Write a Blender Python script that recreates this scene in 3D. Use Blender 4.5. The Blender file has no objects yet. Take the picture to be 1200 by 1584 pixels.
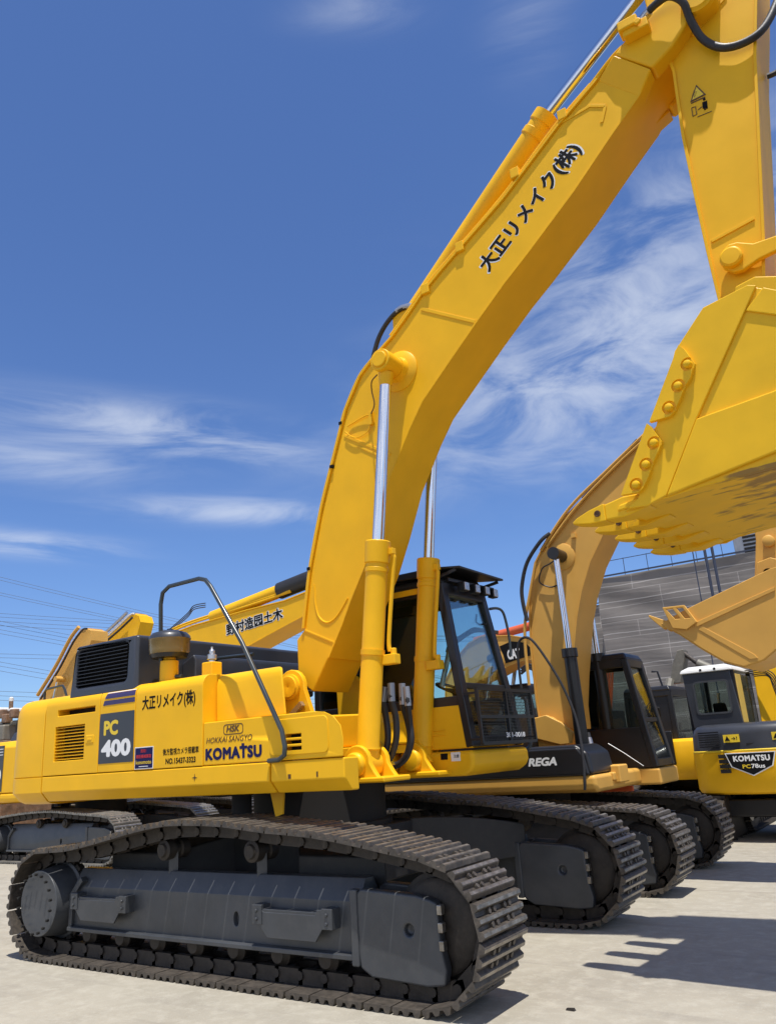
import bpy, bmesh, math, random
from mathutils import Vector, Matrix
random.seed(7)
R_ = math.radians
sc = bpy.context.scene
COL = sc.collection

# ------------------------------------------------------------------ camera
CAM = Vector((5.4003, -6.5508, 1.6506))
RT = Vector((0.82048, 0.56826, -0.06246))
UP = Vector((0.21663, -0.20794, 0.95385))
FW = Vector((-0.52905, 0.79614, 0.29371))
FPX = 1220.3
cd = bpy.data.cameras.new("camera"); cam = bpy.data.objects.new("camera", cd); COL.objects.link(cam)
cam.matrix_world = Matrix(((RT.x, UP.x, -FW.x, CAM.x), (RT.y, UP.y, -FW.y, CAM.y), (RT.z, UP.z, -FW.z, CAM.z), (0, 0, 0, 1)))
cd.sensor_fit = 'VERTICAL'; cd.sensor_height = 36.0; cd.lens = 36.0 * FPX / 1584.0
cd.clip_start = 0.1; cd.clip_end = 3000
sc.camera = cam
sc.view_settings.view_transform = 'Standard'; sc.view_settings.look = 'None'
sc.view_settings.exposure = 0.16; sc.view_settings.gamma = 1.0

def ray(px, py):
    return RT * ((px - 600) / FPX) - UP * ((py - 792) / FPX) + FW
def U(px, py, y=None, x=None, z=None):
    """measured photo point -> place on a known plane of the yard (metres)"""
    d = ray(px, py)
    if y is not None: t = (y - CAM.y) / d.y
    elif x is not None: t = (x - CAM.x) / d.x
    else: t = (z - CAM.z) / d.z
    return CAM + d * t
def XZ(pts, y): return [(q.x, q.z) for q in (U(a, b, y=y) for a, b in pts)]

# ------------------------------------------------------------------ sun and sky
TOSUN = Vector((0.64, -0.63, 3.3)).normalized()
sd = bpy.data.lights.new("sun", 'SUN'); sd.energy = 5.0; sd.angle = R_(0.53); sd.color = (1.0, 0.955, 0.88)
so = bpy.data.objects.new("sun", sd); COL.objects.link(so)
so.rotation_euler = (-TOSUN).to_track_quat('-Z', 'Y').to_euler(); so.location = (0, 0, 30)
W = bpy.data.worlds.new("World"); sc.world = W; W.use_nodes = True
wt = W.node_tree; wn = wt.nodes; wl = wt.links; wn.clear()
wo = wn.new('ShaderNodeOutputWorld'); bg = wn.new('ShaderNodeBackground'); bg.inputs[1].default_value = 0.105
wl.new(bg.outputs[0], wo.inputs[0])
sky = wn.new('ShaderNodeTexSky'); sky.sky_type = 'NISHITA'; sky.sun_disc = False
sky.sun_elevation = math.asin(TOSUN.z); sky.sun_rotation = math.atan2(TOSUN.x, TOSUN.y)
sky.air_density = 1.0; sky.dust_density = 0.3; sky.ozone_density = 1.6
tc = wn.new('ShaderNodeTexCoord')
def wm(op, a, b=None, c=None):
    n = wn.new('ShaderNodeMath'); n.operation = op
    for i, v in enumerate((a, b, c)):
        if v is None: continue
        if isinstance(v, (int, float)): n.inputs[i].default_value = v
        else: wl.new(v, n.inputs[i])
    return n.outputs[0]
def wdot(v):
    n = wn.new('ShaderNodeVectorMath'); n.operation = 'DOT_PRODUCT'; wl.new(tc.outputs['Generated'], n.inputs[0]); n.inputs[1].default_value = v
    return n.outputs['Value']
def wnoise(scale, stretch, detail, w):
    mp = wn.new('ShaderNodeMapping'); wl.new(tc.outputs['Generated'], mp.inputs[0])
    mp.inputs['Rotation'].default_value = (R_(8), R_(-14), R_(-30)); mp.inputs['Scale'].default_value = stretch
    mp.inputs['Location'].default_value = (w, w * 0.7, 0)
    n = wn.new('ShaderNodeTexNoise'); wl.new(mp.outputs[0], n.inputs['Vector'])
    n.inputs['Scale'].default_value = scale; n.inputs['Detail'].default_value = detail; n.inputs['Roughness'].default_value = 0.6
    n.inputs['Distortion'].default_value = 0.6
    return n.outputs['Fac']
streak = wnoise(4.4, (1.0, 1.0, 6.0), 12, 1.3)
puff = wnoise(7.0, (1.0, 1.0, 2.6), 13, 4.1)
total = None; back = None
# drifting cirrus patches in view, plus added fill patches: azimuth/elevation centres and angular sizes
for px, py, a, b, tilt, amp, kind in ((255, 668, 240, 38, 5, 2.2, 0), (60, 715, 150, 30, 0, 1.1, 0), (380, 790, 180, 20, 3, 2.0, 0),
                                (40, 842, 130, 18, 2, 2.2, 0), (980, 470, 330, 150, -18, 1.0, 1), (820, 610, 270, 110, -12, 1.0, 1),
                                (1100, 380, 240, 120, -20, 1.0, 1), (1050, 590, 260, 130, 0, 0.8, 1), (550, 15, 80, 26, 0, 0.45, 0), (820, 30, 60, 70, 20, 0.25, 0),
                                (Vector((.5, -1, .45)), 0, 1500, 520, 0, 1.3, 0), (Vector((1, -.35, .5)), 0, 1000, 420, 0, 1.2, 0), (Vector((-.5, -1, .35)), 0, 1100, 420, 0, 1.2, 0)):  # last three are unseen bright clouds added behind the camera to lift ambient
    c = ray(px, py).normalized() if not isinstance(px, Vector) else px.normalized()
    u = Vector((0, 0, 1)).cross(c) * -1.0; u.normalize(); v = u.cross(c) * -1.0; v.normalize()
    if v.z < 0: v = -v
    t = R_(tilt); u2 = u * math.cos(t) - v * math.sin(t); v2 = u * math.sin(t) + v * math.cos(t)
    du = wm('DIVIDE', wm('SUBTRACT', wdot(u2), u2.dot(c)), a / FPX); dv = wm('DIVIDE', wm('SUBTRACT', wdot(v2), v2.dot(c)), b / FPX)
    r2 = wm('ADD', wm('MULTIPLY', du, du), wm('MULTIPLY', dv, dv))
    e = wm('POWER', 2.718, wm('MULTIPLY', r2, -1.6))
    front = wm('MINIMUM', wm('MAXIMUM', wm('MULTIPLY', wdot(c), 2.2), 0.0), 1.0)
    e = wm('MULTIPLY', wm('MULTIPLY', e, amp), front)
    nz = streak if kind == 0 else puff
    mr = wn.new('ShaderNodeMapRange'); wl.new(nz, mr.inputs[0]); mr.inputs[1].default_value = 0.34; mr.inputs[2].default_value = 0.86; mr.interpolation_type = 'SMOOTHSTEP'
    e = wm('MULTIPLY', e, mr.outputs[0])
    if isinstance(px, Vector):
        e = wm('MULTIPLY', e, front); back = e if back is None else wm('ADD', back, e)
    else: total = e if total is None else wm('ADD', total, e)
total = wm('DIVIDE', total, wm('ADD', total, 0.9)); back = wm('MINIMUM', back, 0.9)
tint = wn.new('ShaderNodeMix'); tint.data_type = 'RGBA'; tint.blend_type = 'MULTIPLY'; tint.inputs[0].default_value = 1; wl.new(sky.outputs[0], tint.inputs[6]); tint.inputs[7].default_value = (0.69, 0.88, 1.24, 1)
mx = wn.new('ShaderNodeMix'); mx.data_type = 'RGBA'; wl.new(total, mx.inputs[0]); wl.new(tint.outputs[2], mx.inputs[6])
mx.inputs[7].default_value = (6.6, 7.1, 8.0, 1)
mb_ = wn.new('ShaderNodeMix'); mb_.data_type = 'RGBA'; wl.new(back, mb_.inputs[0]); wl.new(mx.outputs[2], mb_.inputs[6]); mb_.inputs[7].default_value = (13.0, 12.6, 12.2, 1)
wl.new(mb_.outputs[2], bg.inputs[0])

# ------------------------------------------------------------------ materials
def mat_base(name):
    m = bpy.data.materials.new(name); m.use_nodes = True
    return m, m.node_tree.nodes, m.node_tree.links, m.node_tree.nodes['Principled BSDF']
def paint(name, c, rough=0.35, metal=0.0, coat=0.0, var=0.10, scale=3.0, bump=0.0, bscale=40.0, dust=0.0, dustc=(0.35, 0.31, 0.25), spec=0.5):
    m, n, l, p = mat_base(name)
    t = n.new('ShaderNodeTexCoord')
    oi = n.new('ShaderNodeObjectInfo'); va = n.new('ShaderNodeVectorMath'); va.operation = 'MULTIPLY_ADD'; l.new(oi.outputs['Random'], va.inputs[0]); va.inputs[1].default_value = (37, 53, 29); l.new(t.outputs['Object'], va.inputs[2]); V = va.outputs[0]
    a = n.new('ShaderNodeTexNoise'); a.inputs['Scale'].default_value = scale; a.inputs['Detail'].default_value = 6; l.new(V, a.inputs['Vector'])
    hs = n.new('ShaderNodeHueSaturation'); hs.inputs['Color'].default_value = (*c, 1)
    mr = n.new('ShaderNodeMapRange'); l.new(a.outputs['Fac'], mr.inputs[0]); mr.inputs[1].default_value = 0.3; mr.inputs[2].default_value = 0.7
    mr.inputs[3].default_value = 1 - var; mr.inputs[4].default_value = 1 + var
    l.new(mr.outputs[0], hs.inputs['Value']); out = hs.outputs[0]
    if dust > 0:
        d = n.new('ShaderNodeTexNoise'); d.inputs['Scale'].default_value = scale * 2.7; d.inputs['Detail'].default_value = 8; d.inputs['Roughness'].default_value = 0.7
        l.new(V, d.inputs['Vector'])
        r = n.new('ShaderNodeMapRange'); l.new(d.outputs['Fac'], r.inputs[0]); r.inputs[1].default_value = 0.45; r.inputs[2].default_value = 0.75; r.inputs[3].default_value = 0; r.inputs[4].default_value = dust
        mxn = n.new('ShaderNodeMix'); mxn.data_type = 'RGBA'; l.new(r.outputs[0], mxn.inputs[0]); l.new(out, mxn.inputs[6]); mxn.inputs[7].default_value = (*dustc, 1); out = mxn.outputs[2]
    l.new(out, p.inputs['Base Color'])
    rr = n.new('ShaderNodeMapRange'); l.new(a.outputs['Fac'], rr.inputs[0]); rr.inputs[3].default_value = max(0.02, rough - 0.08); rr.inputs[4].default_value = rough + 0.1
    l.new(rr.outputs[0], p.inputs['Roughness']); p.inputs['Metallic'].default_value = metal
    p.inputs['Coat Weight'].default_value = coat; p.inputs['Coat Roughness'].default_value = 0.12; p.inputs['Specular IOR Level'].default_value = spec
    if bump > 0:
        b = n.new('ShaderNodeTexNoise'); b.inputs['Scale'].default_value = bscale; b.inputs['Detail'].default_value = 5; l.new(V, b.inputs['Vector'])
        bp = n.new('ShaderNodeBump'); bp.inputs['Strength'].default_value = bump; bp.inputs['Distance'].default_value = 0.01; l.new(b.outputs['Fac'], bp.inputs['Height']); l.new(bp.outputs[0], p.inputs['Normal'])
    return m
M = {}
M['yellow'] = paint('komatsu_yellow', (0.86, 0.465, 0.010), 0.44, spec=0.22, coat=0.03, var=0.05, bump=0.05, bscale=9)
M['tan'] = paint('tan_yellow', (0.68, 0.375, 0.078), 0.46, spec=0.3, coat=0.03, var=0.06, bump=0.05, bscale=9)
M['pale'] = paint('pale_yellow', (0.72, 0.48, 0.10), 0.42, var=0.06)
M['orange'] = paint('orange_paint', (0.60, 0.11, 0.035), 0.4, var=0.08)
M['hood'] = paint('hood_charcoal', (0.032, 0.035, 0.043), 0.38, coat=0.2, var=0.12)
M['black'] = paint('black_paint', (0.012, 0.012, 0.014), 0.35, var=0.1)
M['grey'] = paint('undercarriage_grey', (0.046, 0.050, 0.056), 0.42, coat=0.06, var=0.22, scale=2.5, bump=0.06, bscale=5, dust=0.25, dustc=(0.12, 0.115, 0.105))
M['grime_shade'] = paint('undercarriage_grime_shade', (0.012, 0.012, 0.013), 0.6, var=0.3, scale=4, dust=0.3, dustc=(0.05, 0.045, 0.038))  # dark dirty paint, with the shade between the tracks put into the colour
M['steel'] = paint('track_steel', (0.072, 0.062, 0.052), 0.48, metal=0.35, var=0.35, scale=9, bump=0.25, bscale=30, dust=0.55, dustc=(0.19, 0.155, 0.12))
M['steel_d'] = paint('track_link_steel', (0.032, 0.026, 0.021), 0.6, metal=0.3, var=0.35, scale=8, bump=0.3, bscale=25, dust=0.35, dustc=(0.08, 0.065, 0.05))
M['steel_g'] = paint('dusty_track_steel', (0.16, 0.15, 0.13), 0.55, metal=0.3, var=0.3, scale=6, bump=0.2, bscale=30, dust=0.6, dustc=(0.30, 0.28, 0.24))
M['steel_p'] = paint('worn_grouser_steel', (0.30, 0.275, 0.24), 0.36, metal=0.75, var=0.4, scale=14, bump=0.3, bscale=40, dust=0.5, dustc=(0.12, 0.10, 0.08))
M['bolt'] = paint('bolt_steel', (0.02, 0.019, 0.018), 0.5, metal=0.4, var=0.2)
M['chrome'] = paint('chrome_rod', (0.72, 0.73, 0.75), 0.10, metal=1.0, var=0.03)
M['rubber'] = paint('rubber_hose', (0.022, 0.021, 0.022), 0.5, var=0.2, scale=12, bump=0.15, bscale=60)
M['rail'] = paint('rail_paint', (0.028, 0.036, 0.038), 0.3, coat=0.3, var=0.1)
M['silver'] = paint('silver_fitting', (0.55, 0.55, 0.55), 0.28, metal=0.9, var=0.05)
M['white'] = paint('white_paint', (0.70, 0.69, 0.65), 0.4, var=0.04)
M['ink'] = paint('decal_black', (0.008, 0.008, 0.009), 0.7, var=0.02, spec=0.12)
M['navy'] = paint('decal_navy', (0.014, 0.014, 0.075), 0.6, var=0.02, spec=0.15)
M['purple'] = paint('decal_purple', (0.040, 0.030, 0.11), 0.4, var=0.03)
M['dwhite'] = paint('decal_white', (0.80, 0.80, 0.78), 0.4, var=0.02)
M['dyellow'] = paint('decal_yellow', (0.80, 0.56, 0.03), 0.4, var=0.02)
M['dbrown'] = paint('decal_brown', (0.10, 0.045, 0.010), 0.5, var=0.02)
M['dred'] = paint('decal_red', (0.50, 0.02, 0.03), 0.5, var=0.02)
M['maroon'] = paint('decal_plum', (0.05, 0.012, 0.045), 0.4, var=0.05)
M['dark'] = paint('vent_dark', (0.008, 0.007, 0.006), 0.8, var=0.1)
M['seat'] = paint('seat_fabric', (0.010, 0.010, 0.011), 0.9, var=0.2)
M['olive'] = paint('olive_grey_paint', (0.17, 0.155, 0.12), 0.5, var=0.15, scale=5, dust=0.3)
M['rust'] = paint('rusty_metal', (0.20, 0.11, 0.06), 0.7, var=0.4, scale=8, dust=0.4)
M['lamp'] = paint('lamp_lens', (0.55, 0.52, 0.50), 0.15, metal=0.5, var=0.2, scale=30)
M['amber'] = paint('bowl_amber', (0.20, 0.13, 0.035), 0.25, coat=0.5, var=0.15)
M['wire'] = paint('wire_grey', (0.035, 0.045, 0.075), 0.6, var=0.05)
M['galv'] = paint('galvanised_pipe', (0.30, 0.31, 0.33), 0.4, metal=0.6, var=0.15)

def glass_mat(name, tint, refl=0.9):
    m, n, l, p = mat_base(name); n.remove(p); o = n['Material Output']
    tr = n.new('ShaderNodeBsdfTransparent'); tr.inputs[0].default_value = (*tint, 1)
    gl = n.new('ShaderNodeBsdfGlossy'); gl.inputs['Roughness'].default_value = 0.02; gl.inputs[0].default_value = (refl, refl, refl, 1)
    fr = n.new('ShaderNodeFresnel'); fr.inputs[0].default_value = 1.45
    mxn = n.new('ShaderNodeMixShader'); fm = n.new('ShaderNodeMath'); fm.operation = 'MULTIPLY'; fm.inputs[1].default_value = 0.6; l.new(fr.outputs[0], fm.inputs[0]); l.new(fm.outputs[0], mxn.inputs[0]); l.new(tr.outputs[0], mxn.inputs[1]); l.new(gl.outputs[0], mxn.inputs[2]); l.new(mxn.outputs[0], o.inputs[0])
    return m
M['glass'] = glass_mat('cab_glass', (0.84, 0.93, 0.92))
M['glass_d'] = glass_mat('tinted_glass', (0.74, 0.79, 0.77))

# bucket steel: yellow paint worn to brown steel on the floor
def bucket_mat():
    m = paint('bucket_yellow', (0.84, 0.485, 0.014), 0.44, spec=0.22, coat=0.03, var=0.07, bump=0.08, bscale=7)
    n = m.node_tree.nodes; l = m.node_tree.links; p = n['Principled BSDF']
    src = p.inputs['Base Color'].links[0].from_socket
    t = n.new('ShaderNodeTexCoord'); mp = n.new('ShaderNodeMapping'); mp.inputs['Scale'].default_value = (1.6, 4.5, 3.0); mp.inputs['Rotation'].default_value = (0, 0, 0.5); l.new(t.outputs['Object'], mp.inputs[0])
    a = n.new('ShaderNodeTexNoise'); a.inputs['Scale'].default_value = 1.6; a.inputs['Detail'].default_value = 7; a.inputs['Roughness'].default_value = 0.62; l.new(mp.outputs[0], a.inputs['Vector'])
    sx = n.new('ShaderNodeSeparateXYZ'); l.new(t.outputs['Object'], sx.inputs[0])
    g = n.new('ShaderNodeMapRange'); l.new(sx.outputs[0], g.inputs[0]); g.inputs[1].default_value = 3.9; g.inputs[2].default_value = 5.0; g.inputs[3].default_value = -0.16; g.inputs[4].default_value = 0.16
    gz = n.new('ShaderNodeMapRange'); l.new(sx.outputs[2], gz.inputs[0]); gz.inputs[1].default_value = 3.36; gz.inputs[2].default_value = 3.42; gz.inputs[3].default_value = 0.0; gz.inputs[4].default_value = -1.0
    ad = n.new('ShaderNodeMath'); ad.operation = 'ADD'; l.new(a.outputs['Fac'], ad.inputs[0]); l.new(g.outputs[0], ad.inputs[1])
    a2 = n.new('ShaderNodeMath'); a2.operation = 'ADD'; l.new(ad.outputs[0], a2.inputs[0]); l.new(gz.outputs[0], a2.inputs[1])
    r = n.new('ShaderNodeMapRange'); l.new(a2.outputs[0], r.inputs[0]); r.inputs[1].default_value = 0.49; r.inputs[2].default_value = 0.60; r.inputs[4].default_value = 0.8
    mxn = n.new('ShaderNodeMix'); mxn.data_type = 'RGBA'; l.new(r.outputs[0], mxn.inputs[0]); l.new(src, mxn.inputs[6]); mxn.inputs[7].default_value = (0.19, 0.105, 0.045, 1)
    l.new(mxn.outputs[2], p.inputs['Base Color'])
    return m
M['bucket'] = bucket_mat()

def concrete_mat():
    m, n, l, p = mat_base('yard_concrete')
    t = n.new('ShaderNodeTexCoord')
    def noise(s, d=8, r=0.6, st=(1, 1, 1), rot=0):
        mp = n.new('ShaderNodeMapping'); mp.inputs['Scale'].default_value = st; mp.inputs['Rotation'].default_value = (0, 0, rot); l.new(t.outputs['Object'], mp.inputs[0])
        a = n.new('ShaderNodeTexNoise'); a.inputs['Scale'].default_value = s; a.inputs['Detail'].default_value = d; a.inputs['Roughness'].default_value = r; l.new(mp.outputs[0], a.inputs['Vector']); return a.outputs['Fac']
    def ramp(s, a, b, c, d):
        r = n.new('ShaderNodeMapRange'); l.new(s, r.inputs[0]); r.inputs[1].default_value = a; r.inputs[2].default_value = b; r.inputs[3].default_value = c; r.inputs[4].default_value = d; return r.outputs[0]
    def mix(f, a, b):
        x = n.new('ShaderNodeMix'); x.data_type = 'RGBA'; l.new(f, x.inputs[0])
        for i, v in ((6, a), (7, b)):
            if isinstance(v, tuple): x.inputs[i].default_value = (*v, 1)
            else: l.new(v, x.inputs[i])
        return x.outputs[2]
    c = mix(ramp(noise(0.5), 0.35, 0.65, 0, 1), (0.355, 0.325, 0.258), (0.300, 0.273, 0.218))
    c = mix(ramp(noise(2.2, 6, 0.65), 0.5, 0.66, 0, 0.4), c, (0.25, 0.225, 0.175))
    c = mix(ramp(noise(7.0, 10, 0.75), 0.47, 0.66, 0, 0.75), c, (0.415, 0.385, 0.315))
    c = mix(ramp(noise(1.3, 6, 0.6, (0.5, 3.5, 1), 0.35), 0.56, 0.72, 0, 0.45), c, (0.20, 0.18, 0.15))
    c = mix(ramp(noise(0.9, 9, 0.72, (0.25, 5.0, 1), -0.5), 0.58, 0.70, 0, 0.35), c, (0.22, 0.195, 0.155))
    c = mix(ramp(noise(60, 3, 0.7), 0.60, 0.72, 0, 0.5), c, (0.52, 0.49, 0.41))
    c = mix(ramp(noise(28, 4, 0.7), 0.62, 0.75, 0, 0.45), c, (0.18, 0.165, 0.14))
    br = n.new('ShaderNodeTexBrick'); br.offset = 0.0; br.inputs['Scale'].default_value = 1.0; br.inputs['Brick Width'].default_value = 60.0; br.inputs['Row Height'].default_value = 14.0; br.inputs['Mortar Size'].default_value = 0.012; br.inputs['Mortar Smooth'].default_value = 0.5
    mp = n.new('ShaderNodeMapping'); mp.inputs['Location'].default_value = (22.0, 10.7, 0); mp.inputs['Rotation'].default_value = (0, 0, 0.01); l.new(t.outputs['Object'], mp.inputs[0]); l.new(mp.outputs[0], br.inputs['Vector'])
    c = mix(ramp(br.outputs['Fac'], 0, 1, 0, 0.45), c, (0.16, 0.14, 0.11))
    sx = n.new('ShaderNodeSeparateXYZ'); l.new(t.outputs['Object'], sx.inputs[0])
    l.new(c, p.inputs['Base Color']); p.inputs['Roughness'].default_value = 0.9
    bp = n.new('ShaderNodeBump'); bp.inputs['Strength'].default_value = 0.25; bp.inputs['Distance'].default_value = 0.02
    l.new(noise(35, 8, 0.7), bp.inputs['Height']); l.new(bp.outputs[0], p.inputs['Normal'])
    return m
M['concrete'] = concrete_mat()

def netting_mat():
    m, n, l, p = mat_base('scaffold_netting')
    t = n.new('ShaderNodeTexCoord'); sp = n.new('ShaderNodeSeparateXYZ'); l.new(t.outputs['Object'], sp.inputs[0])
    cb = n.new('ShaderNodeCombineXYZ'); l.new(sp.outputs[0], cb.inputs[0]); l.new(sp.outputs[2], cb.inputs[1])
    nz = n.new('ShaderNodeTexNoise'); nz.inputs['Scale'].default_value = 0.8; l.new(cb.outputs[0], nz.inputs['Vector'])
    br = n.new('ShaderNodeTexBrick'); br.offset = 0.37; br.offset_frequency = 3; br.inputs['Scale'].default_value = 1.0; br.inputs['Brick Width'].default_value = 2.9; br.inputs['Row Height'].default_value = 0.62
    br.inputs['Mortar Size'].default_value = 0.017; br.inputs['Mortar Smooth'].default_value = 0.6
    va = n.new('ShaderNodeVectorMath'); va.operation = 'MULTIPLY_ADD'; l.new(nz.outputs['Color'], va.inputs[0]); va.inputs[1].default_value = (0.05, 0.05, 0); l.new(cb.outputs[0], va.inputs[2]); l.new(va.outputs[0], br.inputs['Vector'])
    br.inputs['Color1'].default_value = (0.185, 0.167, 0.15, 1); br.inputs['Color2'].default_value = (0.20, 0.18, 0.163, 1); br.inputs['Mortar'].default_value = (0.34, 0.315, 0.29, 1)
    nz2 = n.new('ShaderNodeTexNoise'); nz2.inputs['Scale'].default_value = 0.35; nz2.inputs['Detail'].default_value = 4; l.new(cb.outputs[0], nz2.inputs['Vector'])
    def mm(op, a, b):
        x = n.new('ShaderNodeMath'); x.operation = op
        for i, q in enumerate((a, b)):
            if isinstance(q, float): x.inputs[i].default_value = q
            else: l.new(q, x.inputs[i])
        return x.outputs[0]
    zz = mm('ADD', mm('MULTIPLY', sp.outputs[2], 1.55), mm('MULTIPLY', nz2.outputs['Fac'], 0.28))
    fr = mm('FRACT', zz, 0.0); ln = mm('LESS_THAN', fr, 0.055)
    wv = n.new('ShaderNodeMix'); wv.data_type = 'RGBA'; l.new(mm('MULTIPLY', ln, 0.75), wv.inputs[0]); l.new(br.outputs['Color'], wv.inputs[6]); wv.inputs[7].default_value = (0.46, 0.43, 0.40, 1)
    dk = n.new('ShaderNodeTexNoise'); dk.inputs['Scale'].default_value = 1.1; dk.inputs['Detail'].default_value = 8; l.new(cb.outputs[0], dk.inputs['Vector'])
    hv = n.new('ShaderNodeHueSaturation'); l.new(wv.outputs[2], hv.inputs['Color']); l.new(mm('ADD', mm('MULTIPLY', dk.outputs['Fac'], 0.5), 0.75), hv.inputs['Value'])
    l.new(hv.outputs[0], p.inputs['Base Color']); p.inputs['Roughness'].default_value = 0.7
    mp = n.new('ShaderNodeMapping'); mp.inputs['Scale'].default_value = (0.7, 2.6, 1); mp.inputs['Rotation'].default_value = (0, 0, 0.25); l.new(cb.outputs[0], mp.inputs[0])
    w = n.new('ShaderNodeTexWave'); w.inputs['Scale'].default_value = 0.55; w.inputs['Distortion'].default_value = 12; w.inputs['Detail'].default_value = 4; w.bands_direction = 'Y'; l.new(mp.outputs[0], w.inputs['Vector'])
    bp = n.new('ShaderNodeBump'); bp.inputs['Strength'].default_value = 0.07; bp.inputs['Distance'].default_value = 0.04; l.new(w.outputs['Fac'], bp.inputs['Height']); l.new(bp.outputs[0], p.inputs['Normal'])
    return m
M['net'] = netting_mat()

# ------------------------------------------------------------------ mesh helpers
class MB:
    def __init__(s): s.b = bmesh.new()
    def box(s, x0, x1, y0, y1, z0, z1):
        v = [s.b.verts.new(p) for p in ((x0, y0, z0), (x1, y0, z0), (x1, y1, z0), (x0, y1, z0), (x0, y0, z1), (x1, y0, z1), (x1, y1, z1), (x0, y1, z1))]
        for f in ((0, 3, 2, 1), (4, 5, 6, 7), (0, 1, 5, 4), (1, 2, 6, 5), (2, 3, 7, 6), (3, 0, 4, 7)): s.b.faces.new([v[i] for i in f])
        return s
    def prism(s, pts, a0, a1, axis='y'):
        """polygon (two coords) swept along an axis; pts are XZ (axis y), YZ (axis x) or XY (axis z)"""
        def P(q, a): return {'y': (q[0], a, q[1]), 'x': (a, q[0], q[1]), 'z': (q[0], q[1], a)}[axis]
        A = [s.b.verts.new(P(q, a0)) for q in pts]; B = [s.b.verts.new(P(q, a1)) for q in pts]; n = len(pts)
        s.b.faces.new(A); s.b.faces.new(B[::-1])
        for i in range(n): s.b.faces.new((A[i], A[(i + 1) % n], B[(i + 1) % n], B[i]))
        return s
    def loft(s, rings, cap=True):
        V = [[s.b.verts.new(p) for p in r] for r in rings]; n = len(V[0])
        for a, b in zip(V, V[1:]):
            for i in range(n): s.b.faces.new((a[i], a[(i + 1) % n], b[(i + 1) % n], b[i]))
        if cap: s.b.faces.new(V[0][::-1]); s.b.faces.new(V[-1])
        return s
    def cyl(s, p0, p1, r0, r1=None, n=24):
        p0, p1 = Vector(p0), Vector(p1); r1 = r0 if r1 is None else r1
        d = (p1 - p0).normalized(); a = d.orthogonal().normalized(); c = d.cross(a)
        ring = lambda p, r: [p + (a * math.cos(t) + c * math.sin(t)) * r for t in [2 * math.pi * k / n for k in range(n)]]
        return s.loft([ring(p0, r0), ring(p1, r1)])
    def lathe(s, p0, d, prof, n=28):
        """prof: list of (distance along d, radius)"""
        p0 = Vector(p0); d = Vector(d).normalized(); a = d.orthogonal().normalized(); c = d.cross(a)
        return s.loft([[p0 + d * t + (a * math.cos(k) + c * math.sin(k)) * max(r, 1e-4) for k in [2 * math.pi * j / n for j in range(n)]] for t, r in prof])
    def tube(s, pts, r, n=10, smooth=True):
        pts = [Vector(p) for p in pts]
        if smooth and len(pts) > 2: pts = catmull(pts, 6)
        rings = []; a = None
        for i, p in enumerate(pts):
            d = (pts[min(i + 1, len(pts) - 1)] - pts[max(i - 1, 0)]).normalized()
            if a is None: a = d.orthogonal().normalized()
            a = (a - d * a.dot(d)).normalized(); c = d.cross(a)
            rings.append([p + (a * math.cos(t) + c * math.sin(t)) * r for t in [2 * math.pi * k / n for k in range(n)]])
        return s.loft(rings)
    def bar(s, p0, p1, w, h, up=(0, 0, 1)):
        p0, p1 = Vector(p0), Vector(p1); d = (p1 - p0).normalized(); a = d.cross(Vector(up))
        a = a.normalized() if a.length > 1e-4 else d.orthogonal().normalized()
        c = a.cross(d); q = [(-w / 2, -h / 2), (w / 2, -h / 2), (w / 2, h / 2), (-w / 2, h / 2)]
        return s.loft([[p + a * u + c * v for u, v in q] for p in (p0, p1)])
    def quad(s, a, b, c, d): s.b.faces.new([s.b.verts.new(Vector(p)) for p in (a, b, c, d)]); return s
    def slab(s, pts, nrm, t):
        n = Vector(nrm).normalized() * t
        return s.loft([[Vector(p) for p in pts], [Vector(p) + n for p in pts]])
    def build(s, name, m, parent=None, bevel=0.0, seg=2, smooth=True, ang=35):
        bmesh.ops.recalc_face_normals(s.b, faces=s.b.faces[:])
        me = bpy.data.meshes.new(name); s.b.to_mesh(me); s.b.free()
        me.materials.append(M[m] if isinstance(m, str) else m)
        o = bpy.data.objects.new(name, me); COL.objects.link(o)
        if parent is not None: o.parent = parent
        if smooth:
            me.shade_smooth()
            me.set_sharp_from_angle(angle=R_(ang))
        if bevel > 0:
            md = o.modifiers.new('bevel', 'BEVEL'); md.width = bevel; md.segments = seg; md.limit_method = 'ANGLE'; md.angle_limit = R_(30); md.harden_normals = True
            md.use_clamp_overlap = True
        return o
def catmull(P, k, closed=False):
    out = []; n = len(P); rng = range(n if closed else n - 1)
    g = (lambda i: P[i % n]) if closed else (lambda i: P[max(0, min(n - 1, i))])
    for i in rng:
        a, b, c, d = g(i - 1), g(i), g(i + 1), g(i + 2)
        for j in range(k):
            t = j / k; out.append(0.5 * ((2 * b) + (c - a) * t + (2 * a - 5 * b + 4 * c - d) * t * t + (3 * b - a - 3 * c + d) * t ** 3))
    if not closed: out.append(P[-1])
    return out
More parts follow.
